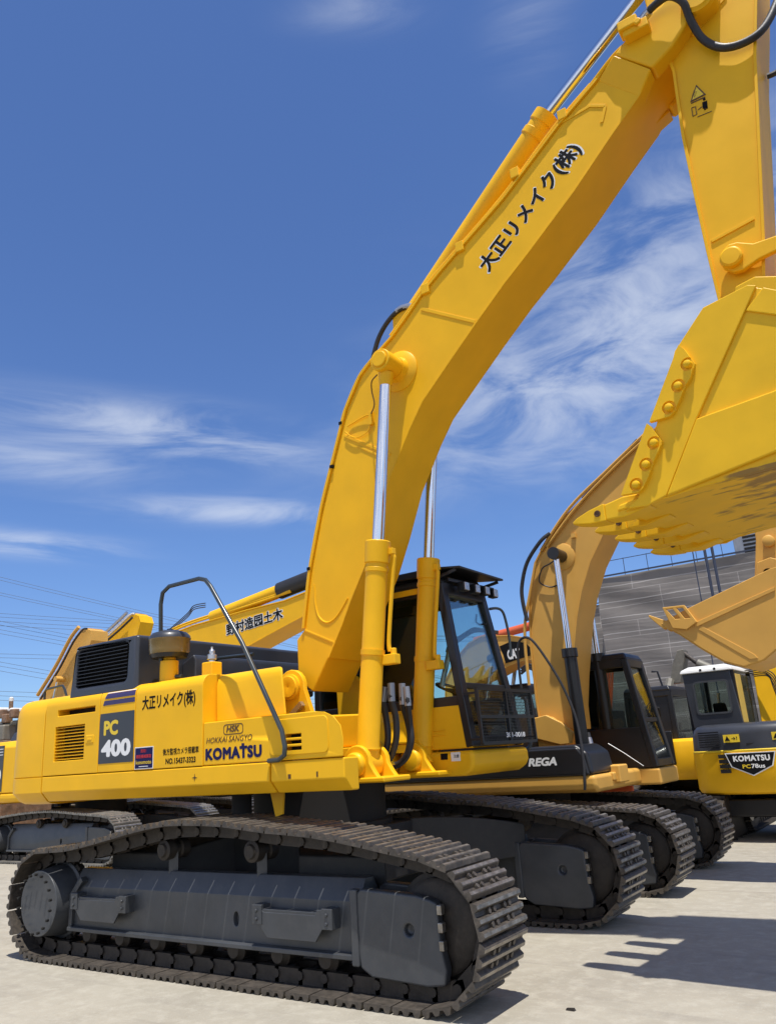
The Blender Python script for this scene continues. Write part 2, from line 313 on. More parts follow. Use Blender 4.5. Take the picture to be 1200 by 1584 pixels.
def cut(o, mb):
    """boolean-cut real holes into a part"""
    c = mb.build('cutter_tmp', 'dark', smooth=False)
    bpy.context.view_layer.update(); c.matrix_world = o.matrix_world.copy()
    md = o.modifiers.new('cut', 'BOOLEAN'); md.object = c; md.operation = 'DIFFERENCE'; md.solver = 'EXACT'
    bpy.context.view_layer.update()
    while o.modifiers[0] != md and o.modifiers.find('cut') > 0: o.modifiers.move(o.modifiers.find('cut'), 0)
    keep = [(m.name, m.type) for m in o.modifiers if m != md]
    others = [m for m in o.modifiers if m != md]
    for m in others: m.show_viewport = False
    dg = bpy.context.evaluated_depsgraph_get(); dg.update()
    me = bpy.data.meshes.new_from_object(o.evaluated_get(dg))
    old = o.data; o.modifiers.remove(md); o.data = me
    for m in others: m.show_viewport = True
    me.shade_smooth(); me.set_sharp_from_angle(angle=R_(35))
    bpy.data.meshes.remove(old); bpy.data.objects.remove(c)
    return o
def thing(name, label, cat, loc=(0, 0, 0), rotz=0.0, group=None, kind=None):
    o = bpy.data.objects.new(name, None); COL.objects.link(o); o.location = loc; o.rotation_euler = (0, 0, rotz); o.empty_display_size = 0.3
    o['label'] = label; o['category'] = cat
    if group: o['group'] = group
    return o
def tag(o, label, cat, group=None):
    o['label'] = label; o['category'] = cat
    if group: o['group'] = group
    return o
def arcpts(cx, cz, r, a0, a1, n): return [(cx + r * math.cos(R_(a0 + (a1 - a0) * i / n)), cz + r * math.sin(R_(a0 + (a1 - a0) * i / n))) for i in range(n + 1)]
def text(body, org, u, v, w, h, m, parent, name='lettering', bold=0.0, shear=0.0, lift=0.0012, space=1.0):
    """flat lettering fitted into a w x h box whose lower-left corner is org; heavier strokes come from stacked shifted copies"""
    cu = bpy.data.curves.new('txt', 'FONT'); cu.body = body; cu.size = 1.0; cu.shear = shear; cu.space_character = space; cu.resolution_u = 3
    to = bpy.data.objects.new('txt', cu); COL.objects.link(to); bpy.context.view_layer.update()
    src = bpy.data.meshes.new_from_object(to.evaluated_get(bpy.context.evaluated_depsgraph_get()))
    bpy.data.objects.remove(to); bpy.data.curves.remove(cu)
    xs = [q.co.x for q in src.vertices]; ys = [q.co.y for q in src.vertices]
    x0, x1, y0, y1 = min(xs), max(xs), min(ys), max(ys)
    org, u, v = Vector(org), Vector(u).normalized(), Vector(v).normalized(); nn = u.cross(v).normalized()
    sh = [(0, 0)]
    if bold > 0:
        for rad, cnt in ((bold, 10), (bold * .5, 6)): sh += [(rad * math.cos(2 * math.pi * k / cnt), rad * math.sin(2 * math.pi * k / cnt)) for k in range(cnt)]
    bm = bmesh.new()
    for k, (dx, dy) in enumerate(sh):
        t = src.copy()
        for q in t.vertices: q.co = org + u * ((q.co.x + dx - x0 + bold) / (x1 - x0 + 2 * bold) * w) + v * ((q.co.y + dy - y0 + bold) / (y1 - y0 + 2 * bold) * h) + nn * (lift + k * .00004)
        bm.from_mesh(t); bpy.data.meshes.remove(t)
    me = bpy.data.meshes.new(name); bm.to_mesh(me); bm.free(); bpy.data.meshes.remove(src); me.materials.append(M[m])
    o = bpy.data.objects.new(name, me); COL.objects.link(o); o.parent = parent
    return o
X_, Y_, Z_ = Vector((1, 0, 0)), Vector((0, 1, 0)), Vector((0, 0, 1))

# ------------------------------------------------------------------ crawler undercarriage
SHOES = {}
def shoe_mesh(p, w, gh, m):
    key = (round(p, 4), w, gh, m)
    if key in SHOES: return SHOES[key]
    b = MB(); h = w / 2; t = 0.016
    # triple-grouser section along the travel direction, swept across the shoe width
    sec = [(-p * .47, 0), (-p * .47, t)]
    for c in (-.36, -.02, .34):
        g = gh if c != -.02 else gh * .86
        sec += [(p * c - .030, t), (p * c - .017, t + g * .86), (p * c - .011, t + g), (p * c + .011, t + g), (p * c + .017, t + g * .86), (p * c + .030, t)]
    sec += [(p * .47, t), (p * .47, 0)]
    b.prism([(q[0], q[1]) for q in sec], -h, h, 'y')
    for sy in (-1, 1):                      # bolt heads in the valleys and link lugs below
        for u in (-.19, .16): b.cyl((p * u, sy * .075, t), (p * u, sy * .075, t + .022), .022, .02, 6); b.cyl((p * u, sy * .145, t), (p * u, sy * .145, t + .022), .022, .02, 6)
    bmesh.ops.recalc_face_normals(b.b, faces=b.b.faces[:])
    nf = len(b.b.faces)
    for sy in (-.055, .055):
        for u0 in (-.475, .20): b.box(p * u0, p * (u0 + .10), sy - .022, sy + .022, t - .004, t + .003)
    bmesh.ops.recalc_face_normals(b.b, faces=b.b.faces[:]); b.b.faces.ensure_lookup_table()
    for f in b.b.faces[nf:]: f.material_index = 2
    for f in b.b.faces[:nf]:
        if f.normal.z > .9 and f.calc_center_median().z > t + gh * .8 and len(f.verts) == 4: f.material_index = 1
    me = bpy.data.meshes.new('track_shoe'); b.b.to_mesh(me); b.b.free(); me.materials.append(M[m]); me.materials.append(M['steel_p']); me.materials.append(M['dark']); SHOES[key] = me
    return me
def track_path(L, r, top, zb, N):
    """closed outer-plate path: bottom run, idler arc, sagging top run, sprocket arc; N pins"""
    P = [Vector((-L / 2, 0, zb)), Vector((L / 2, 0, zb))]
    zc = zb + r
    for k in range(1, 17): a = R_(-90 + 180 * k / 17); P.append(Vector((L / 2 + r * math.cos(a), 0, zc + r * math.sin(a))))
    T = [Vector((L / 2, 0, zc + r))] + [Vector((x, 0, z)) for x, z in top] + [Vector((-L / 2, 0, zc + r))]
    P += catmull(T, 8)
    for k in range(1, 17): a = R_(90 + 180 * k / 17); P.append(Vector((-L / 2 + r * math.cos(a), 0, zc + r * math.sin(a))))
    n = len(P); ln = [(P[(i + 1) % n] - P[i]).length for i in range(n)]; tot = sum(ln); out = []
    i = 0; acc = 0
    for k in range(N):
        s = tot * (k + 0.35) / N
        while acc + ln[i] < s: acc += ln[i]; i += 1
        out.append(P[i].lerp(P[(i + 1) % n], (s - acc) / ln[i]))
    return out, tot / N
def track(root, yc, L, r, w, N, top, m='steel', ml='steel_d', gh=0.032, individual=True, frame='grey'):
    zb = gh + 0.016
    pins, p = track_path(L, r, top, zb, N)
    chain = MB(); shoes = []
    me = shoe_mesh(p, w, gh, m)
    if not individual: sb = bmesh.new()
    for k in range(N):
        a, c = pins[k], pins[(k + 1) % N]; d = (c - a).normalized(); out = Vector((d.z, 0, -d.x))
        mid = (a + c) / 2; mid.y = yc
        mt = Matrix(((d.x, 0, out.x, mid.x), (d.y, 1, out.y, mid.y), (d.z, 0, out.z, mid.z), (0, 0, 0, 1)))
        shoes.append(mt)
        for sy in (-.11, .11):
            q = Vector((0, sy, 0))
            a2 = a + Vector((0, yc + sy, 0)) - out * .055 - d * .02; c2 = c + Vector((0, yc + sy, 0)) - out * .055 + d * .02
            chain.bar(a2, c2, .05, .105, up=out)
        pa = a - out * .065; chain.cyl((pa.x, yc - .15, pa.z), (pa.x, yc + .15, pa.z), .033, n=8)
    ch = chain.build('crawler_track', ml, root, smooth=False)
    if individual:
        for mt in shoes:
            o = bpy.data.objects.new('track_shoe', me); COL.objects.link(o); o.parent = ch; o.matrix_local = mt
    else:
        for mt in shoes:
            tmp = me.copy(); tmp.transform(mt); sb.from_mesh(tmp); bpy.data.meshes.remove(tmp)
        mm = bpy.data.meshes.new('shoe_belt'); sb.to_mesh(mm); sb.free(); mm.materials.append(M[m]); mm.materials.append(M['steel_p']); mm.materials.append(M['dark'])
        o = bpy.data.objects.new('shoe_belt', mm); COL.objects.link(o); o.parent = ch
    return ch, pins
def undercarriage(root, g, L, r, w, N, top, m='steel', ml='steel_d', gh=.032, individual=True, frame='grey', steps=True, fd=0.30, sides=(-1, 1), rollers=8):
    """g = half gauge"""
    zc = gh + .016 + r
    for s in sides:
        yc = s * g; hb = w * .22; ho = w * .272
        track(root, yc, L, r, w, N, top, m, ml, gh, individual, frame)
        fx0, fx1 = -L / 2 + .34, L / 2 - .62; zt = zc + .14; z0 = zc - .235
        # box beam: vertical sides, sloping shoulders and a bottom flange
        sec = [(-hb - .06, z0), (-hb - .06, z0 + .035), (-hb, z0 + .04), (-hb, zt), (-hb * .35, zt + .15), (hb * .35, zt + .15), (hb, zt), (hb, z0 + .04), (hb + .06, z0 + .035), (hb + .06, z0)]
        f = MB().prism([(yc + a, z) for a, z in sec], fx0, fx1, 'x').build('track_frame', frame, root, bevel=.012)
        ov = MB()
        for yy in (yc - hb, yc + hb):
            pts = [(.31 + .03 * math.cos(t), zc - .035 + .055 * math.sin(t)) for t in [2 * math.pi * k / 14 for k in range(14)]]
            ov.prism(pts, yy - .05, yy + .05, 'y')
        cut(f, ov)
        # stiffening rim at the sprocket end
        for yy in (yc - hb, yc + hb):
            e = MB(); q = [(fx0 - .02, z0), (fx0 + .03, z0), (fx0 + .03, zt - .10), (fx0 + .17, zt + .05), (fx0 + .14, zt + .09), (fx0 - .02, zt - .06)]
            e.prism(q, yy - .035, yy + .035, 'y'); e.build('end_rim', frame, f, bevel=.008)
        # idler fork cover
        c0, c1 = L / 2 - .63, L / 2 + .07
        cs = [(c0, zc + .20), (c0 + .06, zc + .24), (c1 - .16, zc + .215), (c1 - .05, zc + .19), (c1, zc + .17), (c1 + .01, zc - .10), (c1 + .045, zc - .24), (c1 + .02, zc - .335), (c1 - .1, zc - .35), (c0 + .12, zc - .33), (c0 + .03, zc - .28), (c0, zc - .1)]
        for yy, tt in ((yc - ho - .02, yc - .11), (yc + .11, yc + ho + .02)):
            cv = MB().prism(cs, yy, tt, 'y').build('idler_cover', frame, root, bevel=.02, seg=2)
            yf = yy if abs(yy - yc) > .12 else tt; sg = 1 if yf > yc else -1
            MB().box(c0 - .035, c0 + .03, min(yf - .05 * sg, yf + .014 * sg), max(yf - .05 * sg, yf + .014 * sg), zc - .27, zc + .235).build('cover_rib', frame, cv, bevel=.012)
            for dz in (.13, .02, -.09):
                MB().box(c1 - .005, c1 + .035, min(yf, yf - .05 * sg), max(yf, yf - .05 * sg), zc + dz - .035, zc + dz + .03).build('yoke_bolt', 'steel_p' if individual else frame, cv, bevel=.008)
            hole = MB(); yo = yy if abs(yy - yc) > .12 else tt
            hole.cyl((c1 - .24, yo - .05, zc - .01), (c1 - .24, yo + .05, zc - .01), .036, n=18); cut(cv, hole)
        # wheels
        MB().lathe((L / 2, yc - .1, zc), (0, 1, 0), [(0, .10), (0, r - .17), (.02, r - .14), (.06, r - .14), (.065, r - .10), (.135, r - .10), (.14, r - .14), (.18, r - .14), (.2, r - .17), (.2, .1)], 40).build('idler_wheel', ml, root)
        sp = MB(); sp.cyl((-L / 2, yc - .04, zc), (-L / 2, yc + .04, zc), r - .16, n=36)
        for k in range(21):
            a = 2 * math.pi * k / 21; sp.bar((-L / 2 + math.cos(a) * (r - .2), yc, zc + math.sin(a) * (r - .2)), (-L / 2 + math.cos(a) * (r - .07), yc, zc + math.sin(a) * (r - .07)), .07, .06, up=(0, 1, 0))
        sp.build('sprocket', ml, root)
        yo = yc + s * (w / 2 - .03)
        d = MB().lathe((-L / 2, yc - s * .05, zc), (0, s, 0), [(0, fd + .05), (.09, fd + .05), (.10, fd + .02), (w / 2 - .03, fd - .005), (w / 2 + .02, fd - .01)], 48).build('final_drive', frame, root, bevel=.006)
        b0 = None
        for k in range(18 if individual else 0):
            a = 2 * math.pi * (k + .5) / 18; bx, bz = -L / 2 + math.cos(a) * (fd - .04), zc + math.sin(a) * (fd - .04)
            if b0 is None: b0 = MB().cyl((0, -s * .02, 0), (0, s * .007, 0), .012, n=8).build('flange_bolt', 'bolt', d); bo_ = b0
            else: bo_ = b0.copy(); COL.objects.link(bo_)
            bo_.parent = d; bo_.location = (bx, yc + s * (w / 2 + .02), bz)
        for k in range(rollers):
            x = -L / 2 + .55 + (L - 1.05) * k / (rollers - 1)
            MB().lathe((x, yc - .13, gh + .20), (0, 1, 0), [(0, .03), (0, .06), (.02, .07), (.04, .098), (.055, .098), (.06, .08), (.20, .08), (.205, .098), (.22, .098), (.24, .07), (.26, .06), (.26, .03)], 20).build('track_roller', ml, root)
        for x in (-.60 * L / 4.37, .47 * L / 4.37):
            zt2 = max([z for xx, z in top]) - .135
            cr = MB().lathe((x, yc - .15, zt2 - .085), (0, 1, 0), [(0, .02), (0, .05), (.02, .06), (.03, .085), (.11, .085), (.12, .065), (.18, .065), (.19, .085), (.27, .085), (.28, .06), (.30, .05), (.30, .02)], 20).build('carrier_roller', ml, root)
            MB().bar((x, yc, zt2 - .09), (x, yc, zt + .05), .08, .10).build('roller_bracket', frame, cr)
        if steps:
            for x in (-L / 4.37 * 1.35, L / 4.37 * .98):
                b = MB(); h = .35; z1 = zc + .09; yy = yc + s * hb
                b.box(x - h, x + h, min(yy, yy + s * .085), max(yy, yy + s * .085), z1 - .045, z1 - .02)
                pts = [(x - h, z1), (x - h + .07, z1 - .04), (x + h - .12, z1 - .04), (x + h - .10, z1), (x + h, z1), (x + h - .03, z1 - .1), (x + h - .12, z1 - .22), (x - h + .1, z1 - .22), (x - h, z1 - .12)]
                b.prism(pts, min(yy + s * .07, yy + s * .09), max(yy + s * .07, yy + s * .09), 'y')
                for e in (-1, 1): b.box(x + e * h - .05, x + e * h + .05, min(yy - s * .01, yy + s * .1), max(yy - s * .01, yy + s * .1), z1 - .13, z1 + .01)
                for e in (-1, 1):
                    for dz in (-.03, -.09): b.cyl((x + e * h, yy + s * .09, z1 + dz), (x + e * h, yy + s * .115, z1 + dz), .014, n=6)
                b.build('step', frame, f, bevel=.005)
def car_body(root, g, L, zt, zr, m='grey', rr=.72, x0=0.0):
    b = MB()
    b.loft([[(x0 - .75, -.8, zt - .5), (x0 + .75, -.8, zt - .5), (x0 + .75, .8, zt - .5), (x0 - .75, .8, zt - .5)], [(x0 - .75, -.8, zt), (x0 + .75, -.8, zt), (x0 + .75, .8, zt), (x0 - .75, .8, zt)]])
    for sx in (-1, 1):
        for sy in (-1, 1):
            def ring(t):
                x = x0 + sx * (.45 + .75 * t); y = sy * (.5 + (g - .62) * t); hw = .30 + .14 * t; zh = zt + .02 - .13 * t * t; zl = zt - .5 + .08 * t
                return [(x - hw, y, zl), (x + hw, y, zl), (x + hw, y, zh), (x - hw, y, zh)]
            b.loft([ring(k / 6) for k in range(7)])
    b.build('center_frame', 'grime_shade', root, bevel=.02)
    MB().lathe((x0 * 0, 0, zt - .02), (0, 0, 1), [(0, rr), (.06, rr), (.07, rr - .06), (zr - zt + .02, rr - .06)], 48).build('slewing_ring', 'dark', root)  # near-black ring colour carries the shade below the upper frame

# ================================================================== yellow excavator in the foreground
EX = thing('crawler_excavator', 'big bright yellow excavator in the foreground with PC 400 lettering and raised boom', 'excavator', group='excavators parked in the yard')
undercarriage(EX, 1.35, 4.37, .45, .634, 49, [(1.38, 1.08), (.73, 1.13), (.38, 1.17), (0, 1.185), (-.41, 1.18), (-.84, 1.12), (-1.29, 1.04), (-1.78, .965)])
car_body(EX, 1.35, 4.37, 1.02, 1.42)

# ---- upper frame, lower skirt and counterweight
YS = -1.45
band = [(-1.45, 1.655), (-1.452, 1.50), (-1.43, 1.485), (-1.36, 1.405), (-.9, 1.405), (-.9, 1.655)]
MB().prism([(a, b) for a, b in band], -2.545, .66, 'x').build('side_skirt', 'yellow', EX, bevel=.012)
sk = MB().prism([(a + .012, b) if a < -1 else (-1.25, b) for a, b in band], .668, 1.44, 'x').build('skirt_cover', 'yellow', EX, bevel=.012)
MB().box(.86, .89, -1.443, -1.435, 1.515, 1.55).box(1.16, 1.175, -1.443, -1.435, 1.52, 1.56).build('cover_slot', 'dbrown', EX)
MB().box(-2.5, .30, -.9, 1.40, 1.40, 1.66).build('revolving_frame', 'black', EX, bevel=.02)
MB().box(.31, .78, -.36, .40, 1.43, 1.66).build('front_frame', 'yellow', EX, bevel=.02)
MB().box(-.1, .95, -.40, .44, 1.66, 1.74).build('center_deck', 'yellow', EX, bevel=.01)
MB().prism([(.36, 1.745), (.98, 1.745), (.92, 1.95), (.80, 2.04), (.36, 2.06)], -.34, .40, 'y').build('center_cover', 'yellow', EX, bevel=.02)
MB().box(-.12, .35, -.42, .42, 1.745, 2.05).build('boom_well', 'black', EX, bevel=.02)
def plan(inset):
    r = .45; pts = [(-2.555, -1.45 + inset)]
    for k in range(10): a = R_(-90 - 72 * k / 9); pts.append((-2.94 + (r - inset) * math.cos(a), -1.0 + (r - inset) * math.sin(a)))
    x0, y0 = pts[-1]; rr = 3.62 - inset
    for k in range(1, 12):
        t = -1 + 2 * k / 12; y = -y0 * t * 1.0; pts.append((-math.sqrt(rr * rr - y * y) + (x0 + math.sqrt(rr * rr - y0 * y0)), y))
    for k in range(10): a = R_(-162 - 18 - 18 + 36 - 0) ; a = R_(162 - 72 * k / 9); pts.append((-2.94 + (r - inset) * math.cos(a), 1.0 + (r - inset) * math.sin(a)))
    pts.append((-2.555, 1.45 - inset)); return pts
prof = [(1.375, .22), (1.385, .13), (1.41, .08), (1.485, .015), (1.50, 0), (1.648, 0), (1.656, .012), (1.664, 0), (2.28, 0), (2.37, .012), (2.42, .035), (2.455, .075), (2.47, .12), (2.473, .2)]
MB().loft([[(x, y, z) for x, y in plan(i)] for z, i in prof]).build('counterweight', 'yellow', EX, ang=30)
b = MB().tube([(-2.95, -1.22, 2.44), (-2.95, -1.22, 2.57), (-2.92, -1.22, 2.60), (-2.62, -1.22, 2.61), (-2.58, -1.22, 2.57), (-2.54, -1.2, 2.44)], .014, 8, False)
b.build('lifting_handle', 'rail', EX)

# ---- engine housing doors (right-hand side)
def door_prof(o=0.0): return [(-.85, 1.662)] + [(YS - o, 1.662), (YS - o, 2.30)] + [(YS + .11 + (.11 + o) * math.cos(R_(180 - 90 * k / 8)), 2.36 + (.11 + o) * math.sin(R_(180 - 90 * k / 8))) for k in range(9)] + [(-.85, 2.47 + o)]
def door(name, x0, x1): return MB().prism(door_prof(), x0, x1, 'x').build(name, 'yellow', EX, bevel=.006)
vd = door('vent_door', -2.545, -1.625)
hb = MB().box(-2.36, -1.86, -1.6, -1.33, 1.80, 2.145).box(-2.33, -1.70, -1.6, -1.30, 2.255, 2.315)
cut(vd, hb)
MB().box(-2.37, -1.85, -1.335, -1.325, 1.79, 2.155).box(-2.34, -1.69, -1.312, -1.302, 2.25, 2.32).build('vent_back', 'dark', vd)
sl = MB()
for k in range(11):
    z = 1.812 + .0315 * k; sl.slab([(-2.36, -1.44, z), (-1.86, -1.44, z), (-1.86, -1.40, z + .012), (-2.36, -1.40, z + .012)], (0, 0, 1), .005)
sl.build('vent_grille', 'yellow', vd)
MB().box(-1.83, -1.70, -1.456, -1.44, 1.95, 2.03).build('door_latch', 'yellow', vd, bevel=.008)
MB().box(-1.80, -1.73, -1.460, -1.45, 1.975, 2.0).build('latch_handle', 'yellow', vd, bevel=.004)
mp = door('model_panel_door', -1.617, -1.075)
dp = door_prof(.003); 
def strip(name, m, z0, z1, x0, x1, o):
    """decal band that follows the rounded door edge"""
    full = [q for q in door_prof(o)[1:-1]]; seg = []
    fine = []
    for a, c in zip(full, full[1:]):
        for t in range(8): fine.append((a[0] + (c[0] - a[0]) * t / 8, a[1] + (c[1] - a[1]) * t / 8))
    fine.append(full[-1]); seg = [q for q in fine if z0 <= q[1] <= z1]
    bb = MB(); n = len(seg)
    for i in range(n - 1):
        (y0, za), (y1, zb) = seg[i], seg[i + 1]
        t0 = max(0, (za - 2.2)) * .42; t1 = max(0, (zb - 2.2)) * .42
        bb.quad((x0 + t0, y0, za), (x1, y0, za), (x1, y1, zb), (x0 + t1, y1, zb))
    return bb.build(name, m, mp)
strip('model_decal', 'hood', 1.668, 2.275, -1.612, -1.08, .003)
strip('white_stripe', 'dwhite', 2.278, 2.296, -1.612, -1.08, .0035)
strip('purple_stripe', 'purple', 2.300, 2.345, -1.612, -1.08, .003)
strip('white_stripe', 'dwhite', 2.348, 2.359, -1.612, -1.08, .0035)
strip('purple_stripe', 'purple', 2.362, 2.412, -1.612, -1.08, .003)
strip('white_stripe', 'dwhite', 2.415, 2.425, -1.612, -1.08, .0035)
text('PC', (-1.54, YS - .003, 2.005), X_, Z_, .22, .145, 'dyellow', mp, bold=.05)
text('400', (-1.57, YS - .003, 1.80), X_, Z_, .45, .165, 'dwhite', mp, bold=.05)
bd = door('battery_door', -1.067, -.135)
text('大正リメイク(株)', (-.97, YS, 2.185), X_, Z_, .74, .155, 'ink', bd, bold=.03)
pd = MB().box(-1.05, -.80, YS - .004, YS + .01, 1.675, 1.86).build('dealer_decal', 'navy', bd)
MB().box(-1.058, -.792, YS - .002, YS + .01, 1.667, 1.868).build('decal_border', 'dwhite', bd)
text('買取!', (-.97, YS - .004, 1.815), X_, Z_, .08, .03, 'dred', bd, bold=.02)
text('建設機械買取', (-1.035, YS - .004, 1.765), X_, Z_, .22, .034, 'dred', bd, bold=.03)
text('konomoto', (-1.035, YS - .004, 1.712), X_, Z_, .22, .036, 'dyellow', bd, bold=.015)
MB().box(-.99, -.86, YS - .0055, YS, 1.688, 1.694).build('underline', 'dwhite', bd)
text('後方監視カメラ搭載車', (-.66, YS, 1.775), X_, Z_, .48, .060, 'ink', bd, bold=.02)
text('NO.15437-3323', (-.62, YS, 1.695), X_, Z_, .40, .052, 'ink', bd, bold=.035)
# four-pointed red mark on the skirt
st = MB(); pts = []
for k in range(8):
    r = .034 if k % 2 == 0 else .008; a = math.pi / 4 * k; pts.append((-.23 + r * math.cos(a), 1.565 + r * math.sin(a)))
st.prism(pts, -1.4535, -1.449, 'y'); st.build('star_mark', 'dbrown', EX)

# ---- hood with grille
hx0, hx1, hy0, hy1 = -2.16, -1.10, -1.43, 1.30
hs = [[(hx0 - .03, hy0), (hx1 + .0, hy0), (hx1 + .0, hy1), (hx0 - .03, hy1)], [(hx0 + .03, hy0 + .02), (hx1 - .02, hy0 + .02), (hx1 - .02, hy1), (hx0 + .03, hy1)]]
hood = MB().loft([[(x, y, 2.40) for x, y in hs[0]], [(x, y, 2.965) for x, y in hs[1]]]).build('engine_hood', 'hood', EX, bevel=.045, seg=3)
def rr(x0, x1, z0, z1, r, n=5):
    o = []
    for cx, cz, a in ((x1 - r, z1 - r, 0), (x0 + r, z1 - r, 90), (x0 + r, z0 + r, 180), (x1 - r, z0 + r, 270)):
        o += [(cx + r * math.cos(R_(a + 90 * k / n)), cz + r * math.sin(R_(a + 90 * k / n))) for k in range(n + 1)]
    return o
cut(hood, MB().prism(rr(-2.09, -1.27, 2.525, 2.905, .05), -1.7, -1.30, 'y'))
MB().box(-2.095, -1.265, -1.31, -1.295, 2.52, 2.91).build('grille_back', 'dark', hood)
gl = MB()
for k in range(10):
    z = 2.545 + .0365 * k; gl.slab([(-2.095, -1.418, z), (-1.265, -1.418, z), (-1.265, -1.37, z + .022), (-2.095, -1.37, z + .022)], (0, 0, 1), .006)
gl.build('grille', 'black', hood)
# tall charcoal guard running across the deck in front of the hood
MB().prism([(-1.10, 2.46), (-1.10, 2.70), (-.93, 2.78), (-.9, 2.72), (-.9, 2.46)], -.85, 1.28, 'y').build('hood_step', 'hood', EX, bevel=.02)

# ---- front tool box, tank and small fittings
def tbr(z, f): return [(-.128, -1.445, z), (f, -1.445, z), (f - .18, -1.23, z), (f - .66, -.80, z), (-.128, -.80, z)]
tb = MB().loft([tbr(1.662, 1.44), tbr(1.80, 1.45), tbr(1.90, 1.43), tbr(1.975, 1.36), tbr(2.015, 1.27), tbr(2.03, 1.15)]).build('tool_box', 'yellow', EX, bevel=.03, seg=3)
sc3 = MB()
for k in range(3): sc3.box(.84, 1.02, -1.6, -1.36, 1.735 + .05 * k, 1.765 + .05 * k)
cut(tb, sc3)
MB().box(.80, 1.06, -1.365, -1.35, 1.71, 1.90).build('slot_back', 'dark', tb)
MB().prism(rr(.67, 1.30, 1.70, 1.99, .05), -1.452, -1.44, 'y').build('box_lid', 'yellow', tb, bevel=.006)
cut(bpy.data.objects['box_lid'], sc3 if False else MB().box(.84, 1.02, -1.6, -1.36, 1.735, 1.765).box(.84, 1.02, -1.6, -1.36, 1.785, 1.815).box(.84, 1.02, -1.6, -1.36, 1.835, 1.865))
def tkr(z, f, d): return [(-.13, -1.30 + d, z), (f, -1.30 + d, z), (f - .22, -1.10, z), (.02, -.62, z), (-.13, -.62, z)]
ft = MB().loft([tkr(2.02, .74, 0), tkr(2.36, .71, 0), tkr(2.43, .69, .02), tkr(2.465, .64, .07)]).build('fuel_tank', 'yellow', EX, bevel=.03, seg=3)
fl = MB(); pts = [(-.135, -1.445), (-.135, -.9)] + [(-.135 + .30 * math.sin(R_(a)), -1.12 - .325 * math.cos(R_(a)) * 1.0) for a in (75, 60, 45, 30, 15)]
text('HSK', (.16, -1.4455, 1.925), X_, Z_, .16, .058, 'dbrown', tb, bold=.04, shear=.2)
lo = MB()
ring = rr(.125, .365, 1.905, 1.995, .03)
inn = rr(.133, .357, 1.913, 1.987, .025)
for i in range(len(ring)):
    j = (i + 1) % len(ring); lo.quad((ring[i][0], -1.4465, ring[i][1]), (ring[j][0], -1.4465, ring[j][1]), (inn[j][0], -1.4465, inn[j][1]), (inn[i][0], -1.4465, inn[i][1]))
lo.build('logo_outline', 'dbrown', tb)
text('HOKKAI SANGYO', (-.09, -1.4455, 1.845), X_, Z_, .56, .05, 'dbrown', tb, bold=.008, shear=.25)
text('KOMATSU', (-.10, -1.4455, 1.70), X_, Z_, .68, .105, 'navy', tb, bold=.06, space=1.1)
MB().box(.345, .375, -1.448, -1.44, 1.80, 1.825).build('logo_tick', 'navy', tb)

pc = thing and MB().lathe((-.83, -1.25, 2.40), (0, 0, 1), [(0, .09), (.27, .09), (.28, .06), (.38, .06)], 24)
pc.build('intake_pipe', 'yellow', EX)
bowl = MB().lathe((-.83, -1.25, 2.72), (0, 0, 1), [(0, .11), (.02, .19), (.06, .197), (.155, .20), (.165, .205)], 36).build('precleaner_bowl', 'amber', EX)
MB().lathe((-.83, -1.25, 2.885), (0, 0, 1), [(0, .207), (.03, .20), (.06, .17), (.085, .09), (.09, .03), (.105, .03), (.107, .001)], 36).build('precleaner_cap', 'hood', bowl)
MB().lathe((-.83, -1.25, 2.70), (0, 0, 1), [(0, .17), (.02, .18), (.045, .188)], 36).build('precleaner_base', 'black', bowl)
po = MB().box(-.47, -.33, -1.16, -1.02, 2.44, 2.62).build('tank_neck', 'yellow', EX, bevel=.012)
MB().lathe((-.40, -1.09, 2.62), (0, 0, 1), [(0, .035), (.02, .035), (.03, .05), (.07, .05), (.08, .03), (.11, .03), (.13, .012), (.15, .012)], 20).build('filler_cap', 'silver', po)
# handrail
hp = [(282, 1046, -1.22), (262, 1047, -1.26), (251, 1036, -1.30), (249, 1020, -1.32), (249, 935, -1.34), (252, 917, -1.34), (262, 907, -1.34), (308, 895, -1.36), (318, 897, -1.36), (326, 907, -1.37), (375, 995, -1.42), (436, 1130, -1.50), (441, 1155, -1.51), (440, 1168, -1.51), (432, 1175, -1.50), (416, 1177, -1.46)]
MB().tube([U(a, c, y=yy) for a, c, yy in hp], .021, 12, False).build('handrail', 'rail', EX)
hp = [(336, 1041, -.55), (327, 1026, -.55), (331, 1019, -.55), (392, 1012, -.56)]
MB().tube([U(a, c, y=yy) for a, c, yy in hp], .018, 10, False).build('deck_rail', 'rail', EX)

# ---- boom foot brackets
FOOT = U(454, 1063, y=-.46)
for s in (-1, 1):
    y0, y1 = (-.50, -.44) if s < 0 else (.44, .50)
    o = [(FOOT.x - .22, 1.66), (FOOT.x + .42, 1.66), (FOOT.x + .27, 2.05)] + arcpts(FOOT.x, FOOT.z, .17, -10, 190, 10) + [(FOOT.x - .16, 2.05)]
    br = MB().prism(o, y0, y1, 'y').build('boom_bracket', 'yellow', EX, bevel=.012)
    MB().lathe((FOOT.x, y0 if s < 0 else y1, FOOT.z), (0, s, 0), [(-.02, .125), (.03, .125), (.035, .105), (.05, .10), (.052, .02), (.045, .001)], 28).build('boom_foot_pin', 'yellow', br)
    if s < 0:
        MB().bar((FOOT.x + .02, -.53, 2.07), (FOOT.x + .17, -.53, 2.18), .05, .05).cyl((FOOT.x + .02, -.53, 2.07), (FOOT.x - .03, -.53, 2.03), .035, n=10).build('grease_fitting', 'silver', br)

